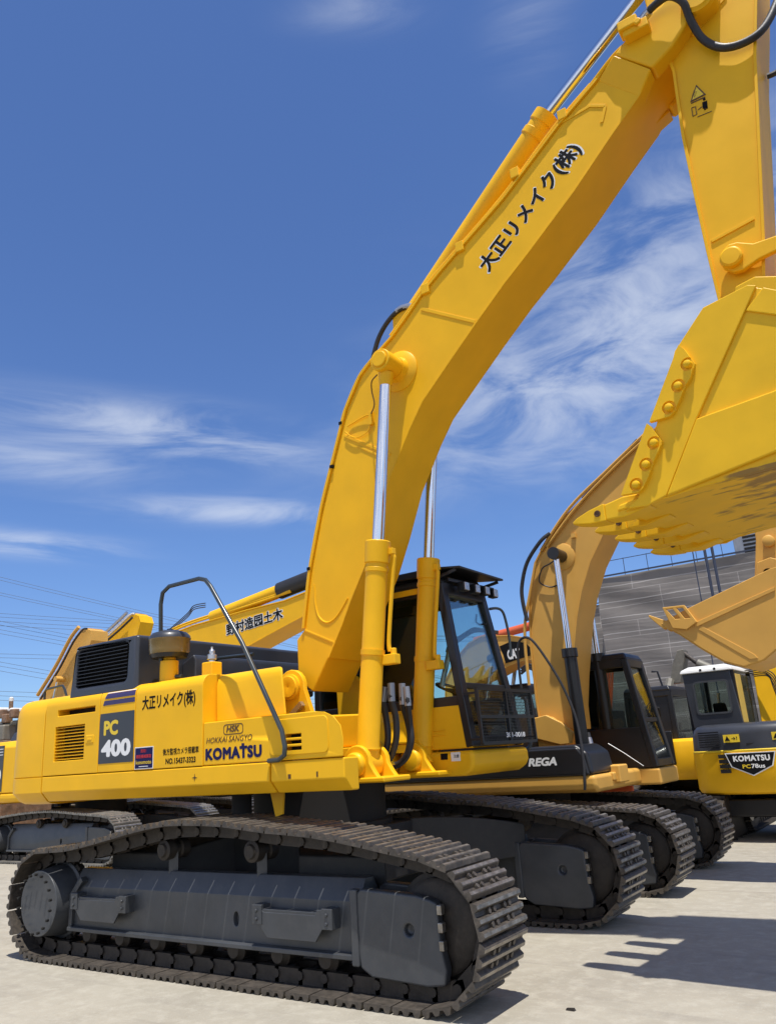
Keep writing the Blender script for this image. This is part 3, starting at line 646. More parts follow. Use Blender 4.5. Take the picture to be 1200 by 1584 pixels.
# ---- boom
BW = .335; BF = .25
outer = XZ([(476, 1064), (461, 1042), (459, 990), (472, 972), (482, 880), (500, 783), (517, 713), (530, 660), (537, 633), (558, 583), (577, 557), (607, 523), (633, 487), (653, 457), (683, 420), (780, 308), (864, 196), (920, 130), (952, 88)], -BW)
tip = [(5.02, 8.18)]
inner = XZ([(1030, 85), (1006, 112), (986, 150), (944, 210), (885, 298), (815, 392), (780, 437), (735, 500), (687, 570), (653, 620), (633, 663), (617, 703), (602, 740), (582, 815), (563, 877), (543, 926), (529, 965), (508, 1017), (484, 1070)], -BW)
bo = MB().prism(outer + inner, -BW, BF, 'y').build('boom', 'yellow', EX, bevel=.014)
# proud top and bottom flange plates
def along(pts, h0, h1, y0, y1, name, parent, m='yellow', bev=.004):
    """thin plate following a polyline in the XZ plane, offset h0..h1 from it"""
    n = len(pts); nn = []
    for i in range(n):
        a = Vector(pts[max(0, i - 1)]); c = Vector(pts[min(n - 1, i + 1)]); d = (c - a).normalized(); nn.append(Vector((-d.y, d.x)))
    A = [tuple(Vector(q) + k * h0) for q, k in zip(pts, nn)]; B = [tuple(Vector(q) + k * h1) for q, k in zip(pts, nn)]
    mb = MB(); R = [[(a[0], y0, a[1]), (a[0], y1, a[1]), (c[0], y1, c[1]), (c[0], y0, c[1])] for a, c in zip(A, B)]
    mb.loft(R); return mb.build(name, m, parent, bevel=bev)
along(outer[3:], -.004, .022, -BW - .025, BF + .025, 'top_flange', bo)
along(inner[:-1], -.004, .016, -BW - .012, BF + .012, 'bottom_flange', bo)
# cast boom tip, wider than the box section
tp = XZ([(948, 84), (980, 42), (1021, 7), (1050, -30), (1090, -45), (1108, -25), (1106, -5), (1082, 18), (1066, 28), (1039, 70), (1008, 104)], -BW - .09)
for y0, y1 in ((-BW - .09, -BW + .10), (BF - .10, BF + .09)): MB().prism(tp, y0, y1, 'y').build('boom_tip', 'yellow', bo, bevel=.03, seg=3)
# sloping shoulder from box to casting
a0, a1 = U(922, 126, y=-BW), U(988, 150, y=-BW); b0, b1 = U(948, 84, y=-BW - .09), U(1006, 106, y=-BW - .09)
for s in (1, -1):
    ya, yb_ = (a0.y, b0.y) if s > 0 else (BF, BF + .09)
    q = [(a0.x, ya, a0.z), (a1.x, ya, a1.z), (b1.x, yb_, b1.z), (b0.x, yb_, b0.z)]
    MB().slab(q, (0, s, 0), .16).build('tip_shoulder', 'yellow', bo, bevel=.02, seg=3)
# weld seams, pads
def seam(p0, p1, w, y, name='weld_plate', t=.008):
    a, c = U(*p0, y=y), U(*p1, y=y); d = (c - a).normalized(); n = Vector((-d.z, 0, d.x)) * w / 2
    MB().slab([a + n, c + n, c - n, a - n], (0, -1, 0), t).build(name, 'yellow', bo, bevel=.003)
seam((652, 478), (735, 498), .035, -BW); seam((533, 674), (604, 703), .03, -BW); seam((553, 690), (602, 712), .02, -BW)
seam((472, 975), (520, 995), .02, -BW)
seam((868, 190), (912, 164), .03, -BW); seam((912, 164), (936, 164), .03, -BW); seam((936, 164), (930, 190), .03, -BW)
def curve_seam(px, y, r, name='weld_bead'): MB().tube([U(a, c, y=y) for a, c in px], r, 8).build(name, 'yellow', bo)
curve_seam([(486, 905), (488, 935), (494, 955), (507, 963), (522, 952), (538, 925)], -BW, .010)
# cylinder pin boss
PINX, PINZ = 1.52, 5.40
for s in (-1, 1):
    MB().lathe((PINX, s * ((BW if s < 0 else BF) - .01), PINZ), (0, s, 0), [(0, .22), (.02, .22), (.035, .20), (.05, .14), (.10, .12), (.115, .12), (.115, .001)], 32).build('pin_boss', 'yellow', bo)
# boom lettering runs up the slope
t0, t1 = U(758, 425, y=-BW), U(903, 233, y=-BW); du = (t1 - t0); du.y = 0; ln = du.length; du.normalize(); dv = Vector((-du.z, 0, du.x))
p0 = U(760, 425, y=-BW); text('大正リメイク(株)', p0 - du * .015 - dv * .012, du, dv, ln + .03, .269, 'dwhite', bo, bold=.046, lift=.0006)
text('大正リメイク(株)', p0, du, dv, ln, .245, 'ink', bo, bold=.034, lift=.002)
# hydraulic pipes along the upper edge
for off, r in ((.05, .022), (.105, .022)):
    pts = []
    for q in outer[11:18]: pts.append(Vector((q[0], 0, q[1])))
    n = []
    for i in range(len(pts)):
        d = (pts[min(i + 1, len(pts) - 1)] - pts[max(0, i - 1)]).normalized(); n.append(Vector((-d.z, 0, d.x)))
    MB().tube([p + k * off + Vector((0, -BW + .03 + off * .4, 0)) for p, k in zip(pts, n)], r, 10).build('boom_pipe', 'yellow', bo)
for px in ((659, 449), (797, 270), (712, 384), (870, 180)):
    c = U(*px, y=-BW); MB().box(c.x - .045, c.x + .045, -BW - .035, -BW + .08, c.z - .05, c.z + .06).build('pipe_clamp', 'yellow', bo, bevel=.008)
MB().tube([(q[0] - .02, -BW - .015, q[1]) for q in outer[3:11]], .012, 8).build('boom_pipe', 'yellow', bo)
for px in ((481, 880), (516, 722), (530, 655)):
    c = U(*px, y=-BW); MB().box(c.x - .035, c.x + .01, -BW - .03, -BW + .03, c.z - .018, c.z + .018).build('pipe_clamp', 'ink', bo, bevel=.005)
MB().tube([U(583, 580, y=-.6), U(575, 590, y=-.45), U(575, 605, y=-.40), U(579, 625, y=-.38), U(574, 640, y=-.37)], .007, 6).build('grease_line', 'dbrown', bo)
MB().tube([U(537, 660, y=-.36), U(545, 655, y=-.35), U(571, 642, y=-.36), U(570, 665, y=-.36), U(555, 676, y=-.36), U(545, 676, y=-.36), U(534, 668, y=-.36)], .007, 6).build('grease_line', 'yellow', bo)
MB().box(U(573, 645, y=-.36).x - .02, U(573, 645, y=-.36).x + .02, -.37, -.33, U(573, 650, y=-.36).z - .05, U(573, 645, y=-.36).z + .06).build('grease_bracket', 'yellow', bo, bevel=.004)

# ---- arm cylinder on top of the boom
A0, A1 = U(628, 505, y=0), U(846, 178, y=0); A2 = U(1010, -25, y=0)
ax = (A1 - A0).normalized()
ac = MB().lathe(A0, ax, [(0, .09), (.02, .115), ((A1 - A0).length - .28, .115), ((A1 - A0).length - .27, .13), ((A1 - A0).length - .2, .13), ((A1 - A0).length - .19, .12), ((A1 - A0).length - .12, .12), ((A1 - A0).length - .11, .135), ((A1 - A0).length, .135), ((A1 - A0).length, .06)], 32).build('arm_cylinder', 'yellow', EX)
MB().cyl(A1 - ax * .02, A2 + ax * .4, .062, n=24).build('piston_rod', 'chrome', ac)
bk = U(618, 500, y=-.12); MB().prism(XZ([(600, 540), (609, 512), (608, 490), (617, 478), (630, 478), (641, 492), (634, 512)], -.12), -.14, -.10, 'y').build('cylinder_lug', 'yellow', bo, bevel=.01)
MB().prism(XZ([(600, 540), (609, 512), (608, 490), (617, 478), (630, 478), (641, 492), (634, 512)], -.12), .10, .14, 'y').build('cylinder_lug', 'yellow', bo, bevel=.01)
ho = MB().tube([U(650, 478, y=-.15), U(640, 474, y=-.15), U(628, 475, y=-.15), U(613, 483, y=-.15), U(598, 500, y=-.15), U(586, 522, y=-.15), U(579, 545, y=-.15), U(576, 560, y=-.15)], .026, 10).build('boom_hose', 'rubber', EX)
MB().tube([U(650, 477, y=-.15), U(638, 473, y=-.15), U(622, 476, y=-.15), U(613, 482, y=-.15)], .031, 10).build('hose_fitting', 'silver', ho)

# ---- boom cylinders
for s in (-1, 1):
    yc = -.56 if s < 0 else .43; dx_ = 0 if s < 0 else -.05
    f0 = Vector((1.02 + dx_, yc, 1.585)); f1 = Vector((PINX + dx_, yc, PINZ)); d = (f1 - f0).normalized()
    L0 = 2.03
    cy = MB().lathe(f0, d, [(.10, .05), (.12, .10), (.135, .112), (.16, .104), (L0 - .30, .104), (L0 - .295, .112), (L0 - .26, .112), (L0 - .25, .104), (L0 - .22, .104), (L0 - .21, .118), (L0 - .01, .122), (L0, .115), (L0, .07)], 36).build('boom_cylinder', 'yellow', EX)
    MB().cyl(f0 + d * (L0 - .02), f0 + d * ((f1 - f0).length - .22), .058, n=28).build('piston_rod', 'chrome', cy)
    e = f1 - d * .0
    MB().cyl(f1 - d * .24, f1 - d * .10, .064, .08, 20).cyl((f1.x, yc - .125, f1.z), (f1.x, yc + .125, f1.z), .115, n=28).cyl((f1.x, yc + s * .12, f1.z), (f1.x, yc + s * .145, f1.z), .085, n=24).build('rod_eye', 'yellow', cy, bevel=.012)
    # feed pipe, clamp band and hose ports
    sd = Vector((1, -s * .35, 0)).normalized(); sd = (sd - d * sd.dot(d)).normalized()
    MB().lathe(f0 + d * .96, d, [(0, .104), (0, .113), (.05, .113), (.05, .104)], 30).build('clamp_band', 'yellow', cy)
    pp = [f0 + d * (L0 - .11) + sd * .11, f0 + d * (L0 - .14) + sd * .16, f0 + d * (L0 - .22) + sd * .165, f0 + d * (L0 - .55) + sd * .155, f0 + d * 1.1 + sd * .15, f0 + d * 1.0 + sd * .165]
    MB().tube(pp, .020, 10).build('feed_pipe', 'yellow', cy)
    mz = f0 + d * .93 + sd * .19; MB().box(mz.x - .10, mz.x + .06, mz.y - .05, mz.y + .05, mz.z - .045, mz.z + .045).cyl(mz + Vector((.02, 0, .0)), mz + Vector((.02, 0, .10)), .03, n=10).build('port_block', 'yellow', cy, bevel=.008)
    pb = f0 + d * (L0 - .10) + sd * .13; MB().box(pb.x - .05, pb.x + .04, pb.y - .03, pb.y + .03, pb.z - .03, pb.z + .03).build('port_block', 'yellow', cy, bevel=.006)
    # foot: two rounded lugs on a base plate, boss and pin
    ft_ = MB()
    lug = [(f0.x - .19, 1.46), (f0.x + .24, 1.46), (f0.x + .19, 1.52)] + arcpts(f0.x, f0.z + .02, .145, -5, 185, 10) + [(f0.x - .16, 1.52)]
    for yy in (yc - .165, yc + .105): ft_.prism(lug, yy, yy + .06, 'y')
    ft_.box(f0.x - .26, f0.x + .32, yc - .21, yc + .21, 1.43, 1.475)
    fb = ft_.build('cylinder_foot', 'yellow', EX, bevel=.014)
    MB().cyl((f0.x, yc - .10, f0.z), (f0.x, yc + .10, f0.z), .115, n=28).cyl(f0, f0 + d * .15, .10, .105, 24).build('cylinder_boss', 'yellow', cy, bevel=.01)
    MB().lathe((f0.x, yc - .165, f0.z), (0, -1, 0), [(-.01, .105), (.03, .105), (.04, .095), (.06, .09), (.07, .06), (.072, .001)], 28).build('foot_pin', 'yellow', fb)
# hose bundle between the cylinders
for pts in ([(594, 1070), (592, 1085), (597, 1110), (600, 1140), (596, 1165), (590, 1178)], [(605, 1066), (606, 1085), (612, 1110), (613, 1140), (607, 1165), (598, 1180)],
            [(622, 1068), (623, 1090), (630, 1115), (634, 1140), (630, 1165), (617, 1182), (603, 1183)], [(629, 1072), (631, 1092), (634, 1120), (636, 1145), (629, 1170), (613, 1184), (600, 1184)]):
    ys = -.40 if pts[0][0] < 610 else -.1
    h = MB().tube([U(a, c, y=ys + (.0 if i < 2 else .06)) for i, (a, c) in enumerate(pts)], .030, 12).build('hydraulic_hose', 'rubber', EX)
    a, c = U(*pts[0], y=ys), U(*pts[1], y=ys); MB().cyl(a + (a - c) * .5, c, .034, n=12).build('hose_fitting', 'galv', h)

# ---- dipper arm
AW = .27
arm_l = XZ([(1020, 40), (1032, 87), (1042, 112), (1056, 210), (1074, 297), (1095, 392), (1111, 458)], -AW)
AL = [(4.48, 8.62), (4.50, 8.1)] + arm_l[1:] + [(4.60, 4.78)]
AR = [(4.86, 4.74), (4.93, 5.03), (5.0, 5.42), (5.25, 7.09), (5.36, 7.64), (5.45, 8.1), (5.35, 8.8)]
am = MB().prism(AL + AR, -AW, AW, 'y').build('dipper_arm', 'yellow', EX, bevel=.012)
along(AL[2:], -.012, .014, -AW - .022, AW + .022, 'edge_plate', am); along(AR[1:], -.012, .014, -AW - .022, AW + .022, 'edge_plate', am)
def aseam(p0, p1, w, t=.012):
    a, c = U(*p0, y=-AW), U(*p1, y=-AW); d = (c - a).normalized(); n = Vector((-d.z, 0, d.x)) * w / 2
    MB().slab([a + n, c + n, c - n, a - n], (0, -1, 0), t).build('weld_plate', 'yellow', am, bevel=.003)
aseam((1100, 374), (1166, 338), .028); aseam((1070, 56), (1122, -5), .03); aseam((1072, 32), (1100, 5), .05)
cp = U(1132, 402, y=-AW)
# bucket link
lk = MB().prism(XZ([(1112, 405), (1117, 390), (1126, 380), (1140, 376), (1165, 378), (1200, 366), (1260, 340), (1260, 372), (1200, 390), (1175, 402), (1150, 419), (1136, 423), (1120, 417)], -AW - .06), -AW - .085, -AW - .03, 'y').build('bucket_link', 'yellow', EX, bevel=.014)
MB().prism(XZ([(1112, 405), (1117, 390), (1126, 380), (1140, 376), (1165, 378), (1200, 366), (1260, 340), (1260, 372), (1200, 390), (1175, 402), (1150, 419), (1136, 423), (1120, 417)], -AW - .06), AW + .03, AW + .085, 'y').build('bucket_link', 'yellow', EX, bevel=.014)
pq = U(1131, 400, y=-AW - .09); MB().lathe((pq.x, -AW - .08, pq.z), (0, -1, 0), [(-.02, .085), (.05, .085), (.055, .075), (.062, .07), (.064, .02), (.064, .001)], 28).build('link_pin', 'yellow', lk)
# tipping link and bucket cylinder (mostly outside the frame)
MB().prism([(5.55, 5.62), (5.70, 5.66), (5.42, 4.66), (5.25, 4.62)], -.12, .12, 'y').build('tipping_link', 'yellow', EX, bevel=.02)
bc = MB().lathe((5.92, 0, 8.9), (Vector((5.66, 0, 5.75)) - Vector((5.92, 0, 8.9))), [(0, .10), (1.75, .10), (1.76, .115), (1.95, .115), (1.95, .05)], 28).build('bucket_cylinder', 'yellow', EX)
MB().cyl((5.76, 0, 7.0), (5.65, 0, 5.68), .05, n=20).build('piston_rod', 'chrome', bc)
MB().tube([U(1186, 118, y=.1), U(1200, 112, y=.1), U(1230, 90, y=.1)], .025, 10).build('arm_hose', 'rubber', EX)
# big hose hanging from boom to arm
hz = MB().tube([U(985, 40, y=-.46), U(1000, 20, y=-.50), U(1018, 3, y=-.52), U(1036, -6, y=-.53), U(1056, 4, y=-.50), U(1068, 32, y=-.42), U(1086, 60, y=-.345), U(1112, 73, y=-.33), U(1140, 70, y=-.33), U(1170, 54, y=-.32), U(1190, 28, y=-.28), U(1210, -20, y=-.2)], .034, 14).build('arm_hose', 'rubber', EX)
MB().tube([U(985, 42, y=-.46), U(998, 24, y=-.49), U(1004, 17, y=-.51)], .04, 12).build('hose_fitting', 'silver', hz)
q = U(984, 55, y=-BW - .10); vb = MB().box(q.x - .10, q.x + .13, -BW - .20, -BW - .06, q.z - .04, q.z + .06).box(q.x - .13, q.x + .05, -BW - .23, -BW - .08, q.z + .02, q.z + .12).cyl((q.x + .05, -BW - .21, q.z + .02), (q.x + .05, -BW - .24, q.z + .02), .035, n=8).build('valve_block', 'yellow', bo, bevel=.014)
MB().tube([U(978, 60, y=-.40), U(950, 85, y=-.38), U(915, 130, y=-.33), U(880, 175, y=-.28), U(866, 195, y=-.3)], .022, 10).build('boom_pipe', 'yellow', bo)
# warning decal on the arm
ud = (U(1128, 178, y=-AW) - U(1088, 190, y=-AW)).normalized(); 
du = Vector((.94, 0, .34)).normalized(); dv = Vector((-.34, 0, .94)).normalized()
def dec(px, w, h): return U(*px, y=-AW - .001), w, h
tri = [U(1067, 158, y=-AW - .006), U(1091, 146, y=-AW - .006), U(1076, 131, y=-AW - .006)]
cen = sum(tri, Vector()) / 3
MB().slab(tri, (0, 1, 0), .004).build('warning_triangle', 'dbrown', am)
MB().slab([cen + (p - cen) * .74 + Vector((0, -.002, 0)) for p in tri], (0, 1, 0), .003).build('triangle_field', 'dyellow', am)
text('\u26A1', cen + Vector((-.035, -.004, -.03)), du, dv, .05, .07, 'dbrown', am, 'warning_symbol', lift=.002)
def dline(p0, p1, w, m='dbrown'):
    a, c = U(*p0, y=-AW - .003), U(*p1, y=-AW - .003); d = (c - a).normalized(); n = Vector((-d.z, 0, d.x)) * w / 2
    MB().slab([a + n, c + n, c - n, a - n], (0, -1, 0), .002).build('decal_line', m, am)
for a, c, w in (((1068, 160), (1090, 150), .010), ((1069, 167), (1075, 165), .006), ((1075, 165), (1077, 177), .006), ((1077, 177), (1071, 180), .006), ((1071, 180), (1069, 167), .006), ((1079, 170), (1085, 165), .007), ((1078, 181), (1100, 172), .006)): dline(a, c, w)
for a, c, w in (((1089, 157), (1090, 167), .04), ((1089, 166), (1090, 170), .014), ((1092, 165), (1093, 168), .014), ((1088, 152), (1089, 155), .02)): dline(a, c, w, 'ink')
# pivot caps at the boom tip
pv = U(1078, 0, y=-BW - .09); MB().lathe((pv.x, -BW - .09, pv.z), (0, -1, 0), [(-.02, .14), (.03, .14), (.04, .12), (.055, .11), (.056, .001)], 28).build('arm_pivot_pin', 'yellow', bo)

# ---- bucket
BH = .87
side = XZ([(962, 789), (985, 770), (1045, 545), (1090, 480), (1160, 448), (1180, 452), (1200, 457)], -BH)
shell_out = [side[0], (4.3, 3.325), (5.1, 3.33), (5.55, 3.40), (5.9, 3.62), (6.05, 3.95), (5.98, 4.28), (5.72, 4.50), (5.35, 4.60)]
full = side + [(5.35, 4.60), (5.72, 4.50), (5.98, 4.28), (6.05, 3.95), (5.9, 3.62), (5.55, 3.40), (5.1, 3.33), (4.3, 3.325)]
bs = catmull([Vector((a, 0, c)) for a, c in shell_out], 6)
op = [(p.x, p.z) for p in bs]
nn = []
for i in range(len(op)):
    a = Vector(op[max(0, i - 1)]); c = Vector(op[min(len(op) - 1, i + 1)]); d = (c - a).normalized(); nn.append(Vector((-d.y, d.x)))
ins = [tuple(Vector(q) + n * .04) for q, n in zip(op, nn)]
bu = MB().prism(op + ins[::-1], -BH + .035, BH - .035, 'y').build('bucket', 'bucket', EX, bevel=.006)
for s in (-1, 1): MB().prism(full, s * BH, s * (BH - .035), 'y').build('side_plate', 'bucket', bu, bevel=.008)
ep = XZ([(966, 786), (985, 770), (1045, 545), (1090, 480), (1160, 448), (1174, 449), (1079, 650), (1031, 766), (1000, 782)], -BH - .0)
for s in (-1, 1): MB().prism(ep, s * (BH - .002), s * (BH + .022), 'y').build('lip_plate', 'bucket', bu, bevel=.008)
wp = XZ([(1079, 650), (1200, 611), (1300, 570), (1300, 660), (1200, 705), (1031, 768)], -BH)
for s in (-1, 1): MB().prism(wp, s * (BH - .004), s * (BH + .030), 'y').build('wear_plate', 'bucket', bu, bevel=.012)
up = XZ([(1156, 487), (1184, 452), (1210, 458), (1300, 492), (1300, 520), (1200, 494)], -BH)
for s in (-1, 1): MB().prism(up, s * (BH - .004), s * (BH + .016), 'y').build('ear_plate', 'bucket', bu, bevel=.008)
for y in (-.38, .38): MB().prism([(4.62, 4.72), (4.70, 4.98), (4.85, 5.0), (5.3, 4.80), (5.5, 4.72), (5.45, 4.55)], y - .03, y + .03, 'y').build('hinge_ear', 'bucket', bu, bevel=.012)
# lip block, adapters, teeth
MB().prism([(side[0][0] - .06, 3.30), (side[0][0] - .04, 3.345), (side[0][0] + .22, 3.375), (side[0][0] + .22, 3.318)], -BH, BH, 'y').build('cutting_lip', 'bucket', bu, bevel=.012)
for k in range(5):
    yc = -.77 + 1.54 * k / 4; x1 = side[0][0] + .03
    ad = MB().loft([[(x1 + .16, yc - .075, 3.29), (x1 + .16, yc + .075, 3.29), (x1 + .16, yc + .075, 3.40), (x1 + .16, yc - .075, 3.40)],
                    [(x1 - .04, yc - .085, 3.25), (x1 - .04, yc + .085, 3.25), (x1 - .04, yc + .085, 3.41), (x1 - .04, yc - .085, 3.41)],
                    [(x1 - .20, yc - .075, 3.26), (x1 - .20, yc + .075, 3.26), (x1 - .20, yc + .075, 3.385), (x1 - .20, yc - .075, 3.385)]]).build('tooth_adapter', 'bucket', bu, bevel=.014)
    xt = x1 - .195
    th = MB().loft([[(xt, yc - .082, 3.255), (xt, yc + .082, 3.255), (xt, yc + .082, 3.395), (xt, yc - .082, 3.395)],
                    [(xt - .13, yc - .078, 3.262), (xt - .13, yc + .078, 3.262), (xt - .13, yc + .078, 3.37), (xt - .13, yc - .078, 3.37)],
                    [(xt - .24, yc - .07, 3.285), (xt - .24, yc + .07, 3.285), (xt - .24, yc + .07, 3.335), (xt - .24, yc - .07, 3.335)],
                    [(xt - .29, yc - .05, 3.298), (xt - .29, yc + .05, 3.298), (xt - .29, yc + .05, 3.315), (xt - .29, yc - .05, 3.315)]]).build('bucket_tooth', 'bucket', bu, bevel=.012)
    MB().lathe((xt - .06, yc - .08, 3.325), (0, -1, 0), [(0, .026), (.008, .026), (.009, .018), (.004, .016), (.004, .001)], 14).build('retaining_pin', 'dbrown', bu)
for out, bolts in (([(1051, 535), (1060, 541), (1076, 563), (1073, 574), (1070, 586), (1060, 600), (1055, 614), (1044, 637), (1037, 644), (1004, 652)], ((1065, 564), (1050, 597), (1035, 630))),
                   ([(1000, 654), (1006, 658), (1023, 682), (1021, 691), (1014, 706), (1007, 720), (1003, 735), (993, 754), (986, 760), (958, 764)], ((1011, 684), (998, 717), (982, 748)))):
    o = XZ(out, -BH - .05)
    for s in (-1, 1):
        scut = MB().prism(o, s * (BH + .018), s * (BH + .06), 'y').build('side_cutter', 'bucket', bu, bevel=.012)
        if s < 0:
            hb = MB()
            for px in bolts:
                c = U(*px, y=-BH - .06); hb.cyl((c.x, -BH - .1, c.z), (c.x, -BH - .042, c.z), .052, n=20); MB().lathe((c.x, -BH - .03, c.z), (0, -1, 0), [(0, .03), (.04, .03), (.052, .025), (.058, .012), (.058, .001)], 16).build('cutter_bolt', 'bucket', bu)
            cut(scut, hb)
th_ = R_(-5.5); pv_ = Vector((4.2, -BH, 0))
bu.matrix_local = Matrix.Translation(pv_) @ Matrix.Rotation(th_, 4, 'Z') @ Matrix.Translation(-pv_)

# ------------------------------------------------------------------ operator cabs
def cab(root, xb, xf0, xf1, yR0, yR1, yL0, yL1, z0, zs, zt, low='yellow', fr='black', glass='glass', panel_rear=True, visor=False, name='cab', pw=.085, left_door=True, belt=None):
    fx = lambda z: xf0 + (xf1 - xf0) * (z - z0) / (zt - z0)
    yR = lambda z: yR0 + (yR1 - yR0) * (z - z0) / (zt - z0)
    yL = lambda z: yL0 + (yL1 - yL0) * (z - z0) / (zt - z0)
    # lower tub: right panel, rear panel, left panel, front kick panel, floor
    def shell_side(y0, y1): return [(xb, y0, z0), (fx(z0) - .02, y0, z0), (fx(zs) - .02, y1, zs), (xb, y1, zs)]
    c = MB()
    c.slab(shell_side(yR(z0), yR(zs)), (0, 1, 0), .05); c.slab(shell_side(yL(z0), yL(zs)), (0, -1, 0), .05)
    c.box(xb, xb + .05, yR0 + .051, yL0 - .051, z0, zs); c.box(xb + .051, fx(z0) - .1, yR0 + .051, yL0 - .051, z0, z0 + .05)
    cb = c.build(name, low, root, bevel=.014)
    f = MB()
    def P(x, side, z, ins=0.0): return Vector((x, (yR(z) + ins) if side < 0 else (yL(z) - ins), z))
    h = pw / 2
    for sd in (-1, 1):
        f.bar(P(fx(z0) - h, sd, z0 + .01, h), P(fx(zt) - h, sd, zt, h), pw, pw * 1.25, up=(0, 1, 0))
        f.bar(P(xb + h, sd, zs - .02, h), P(xb + h, sd, zt, h), pw, pw, up=(0, 1, 0))
        f.bar(P(xb, sd, zs + .02, h * .9), P(fx(zs) - .02, sd, zs + .02, h * .9), pw * .9, .12)
        f.bar(P(xb, sd, zt - .05, h * .9), P(fx(zt), sd, zt - .05, h * .9), pw * .9, .12)
    xm = xb + (fx(zs) - xb) * .46
    f.bar(P(xm, 1, zs, h), P(xm, 1, zt, h), .07, .09, up=(0, 1, 0))
    f.bar(P(fx(zt) - h, -1, zt - .05, .0), P(fx(zt) - h, 1, zt - .05, .0), .10, .12)
    zb = z0 + .62 if belt is None else belt
    f.bar(P(fx(zb) - h, -1, zb, .0), P(fx(zb) - h, 1, zb, .0), .05, .06)
    f.bar(P(fx(z0) - h, -1, z0 + .06, .0), P(fx(z0) - h, 1, z0 + .06, .0), .06, .10)
    f.bar(P(xb + h, -1, zt - .05, 0), P(xb + h, 1, zt - .05, 0), .09, .12)
    if panel_rear:
        f.quad(P(xb + .03, -1, zs, .05), P(xb + .03, 1, zs, .05), P(xb + .03, 1, zt, .05), P(xb + .03, -1, zt, .05))
        f.quad(P(xb + .03, 1, zs, .03), P(xm, 1, zs, .03), P(xm, 1, zt, .03), P(xb + .03, 1, zt, .03))
    f.build('cab_frame', fr, cb, bevel=.012)
    # glazing
    e = .05
    MB().slab([P(fx(zb) - h * .7, -1, zb + .03, e), P(fx(zb) - h * .7, 1, zb + .03, e), P(fx(zt) - h * .7, 1, zt - .09, e), P(fx(zt) - h * .7, -1, zt - .09, e)], (1, 0, 0), .006).build('windscreen', glass, cb, smooth=False)
    MB().slab([P(fx(z0) - h * .7, -1, z0 + .1, e), P(fx(z0) - h * .7, 1, z0 + .1, e), P(fx(zb) - h * .7, 1, zb - .03, e), P(fx(zb) - h * .7, -1, zb - .03, e)], (1, 0, 0), .006).build('lower_window', glass, cb, smooth=False)
    MB().slab([P(xb + .08, -1, zs + .08, .03), P(fx(zs) - .09, -1, zs + .08, .03), P(fx(zt) - .09, -1, zt - .1, .03), P(xb + .08, -1, zt - .1, .03)], (0, 1, 0), .006).build('side_window', glass, cb, smooth=False)
    MB().slab([P(xm + .04, 1, zs + .08, .03), P(fx(zs) - .09, 1, zs + .08, .03), P(fx(zt) - .09, 1, zt - .1, .03), P(xm + .04, 1, zt - .1, .03)], (0, -1, 0), .006).build('door_window', glass, cb, smooth=False)
    # roof
    MB().loft([[P(xb - .02, -1, zt, -.01), P(fx(zt) + .01, -1, zt, -.01), P(fx(zt) + .01, 1, zt, -.01), P(xb - .02, 1, zt, -.01)],
               [P(xb + .02, -1, zt + .09, .03), P(fx(zt) - .03, -1, zt + .09, .03), P(fx(zt) - .03, 1, zt + .09, .03), P(xb + .02, 1, zt + .09, .03)]]).build('cab_roof', fr, cb, bevel=.03, seg=3)
    ln_ = MB().slab([P(xb + .09, 1, z0 + .06, .06), P(fx(zs) - .12, 1, z0 + .06, .06), P(fx(zs) - .12, 1, zs - .02, .06), P(xb + .09, 1, zs - .02, .06)], (0, -1, 0), .01)
    ln_.slab([P(xb + .09, -1, z0 + .06, .06), P(fx(zs) - .12, -1, z0 + .06, .06), P(fx(zs) - .12, -1, zs - .02, .06), P(xb + .09, -1, zs - .02, .06)], (0, 1, 0), .01)
    ln_.build('cab_lining', 'seat', cb, smooth=False)
    # seat and controls
    ym = (yR0 + yL0) / 2; sx = xb + .42
    s_ = MB().box(sx - .22, sx + .28, ym - .26, ym + .26, zs + .0, zs + .14)
    s_.loft([[(sx - .30, ym - .24, zs + .1), (sx - .16, ym - .24, zs + .1), (sx - .16, ym + .24, zs + .1), (sx - .30, ym + .24, zs + .1)], [(sx - .44, ym - .22, zs + .72), (sx - .30, ym - .22, zs + .72), (sx - .30, ym + .22, zs + .72), (sx - .44, ym + .22, zs + .72)]])
    s_.box(sx - .44, sx - .33, ym - .13, ym + .13, zs + .75, zs + .95); s_.box(sx - .2, sx + .2, ym - .2, ym + .2, z0 + .05, zs)
    s_.build('seat', 'seat', cb, bevel=.03)
    for e in (-1, 1): MB().box(sx - .1, sx + .34, ym + e * .36 - .08, ym + e * .36 + .08, zs - .25, zs + .2).cyl((sx + .28, ym + e * .36, zs + .2), (sx + .33, ym + e * .36, zs + .40), .018, .03, 10).build('control_console', 'seat', cb, bevel=.02)
    return cb, fx, yR, yL

# ---- main cab
CB, fx, yR, yL = cab(EX, -.42, 1.56, 1.345, .46, .48, 1.62, 1.42, 1.665, 2.09, 3.33, belt=2.27)
MB().box(-.44, 1.30, .452, .47, 3.255, 3.315).build('roof_band', 'yellow', CB)
for z in (1.80, 1.845, 2.02): MB().box(.55, 1.25 if z != 2.02 else .95, .452, .462, z, z + .012).build('panel_rib', 'yellow', CB, bevel=.004)
MB().loft([[(.62, .46, 3.43), (1.30, .46, 3.42), (1.30, 1.46, 3.42), (.62, 1.46, 3.43)], [(.75, .50, 3.52), (1.25, .50, 3.52), (1.25, 1.42, 3.52), (.75, 1.42, 3.52)]]).build('roof_rack', 'black', CB, bevel=.02)
vz = MB().slab([(1.12, .46, 3.50), (1.56, .50, 3.455), (1.56, 1.50, 3.455), (1.12, 1.46, 3.50)], (0, 0, 1), .025).build('sun_visor', 'black', CB, bevel=.008)
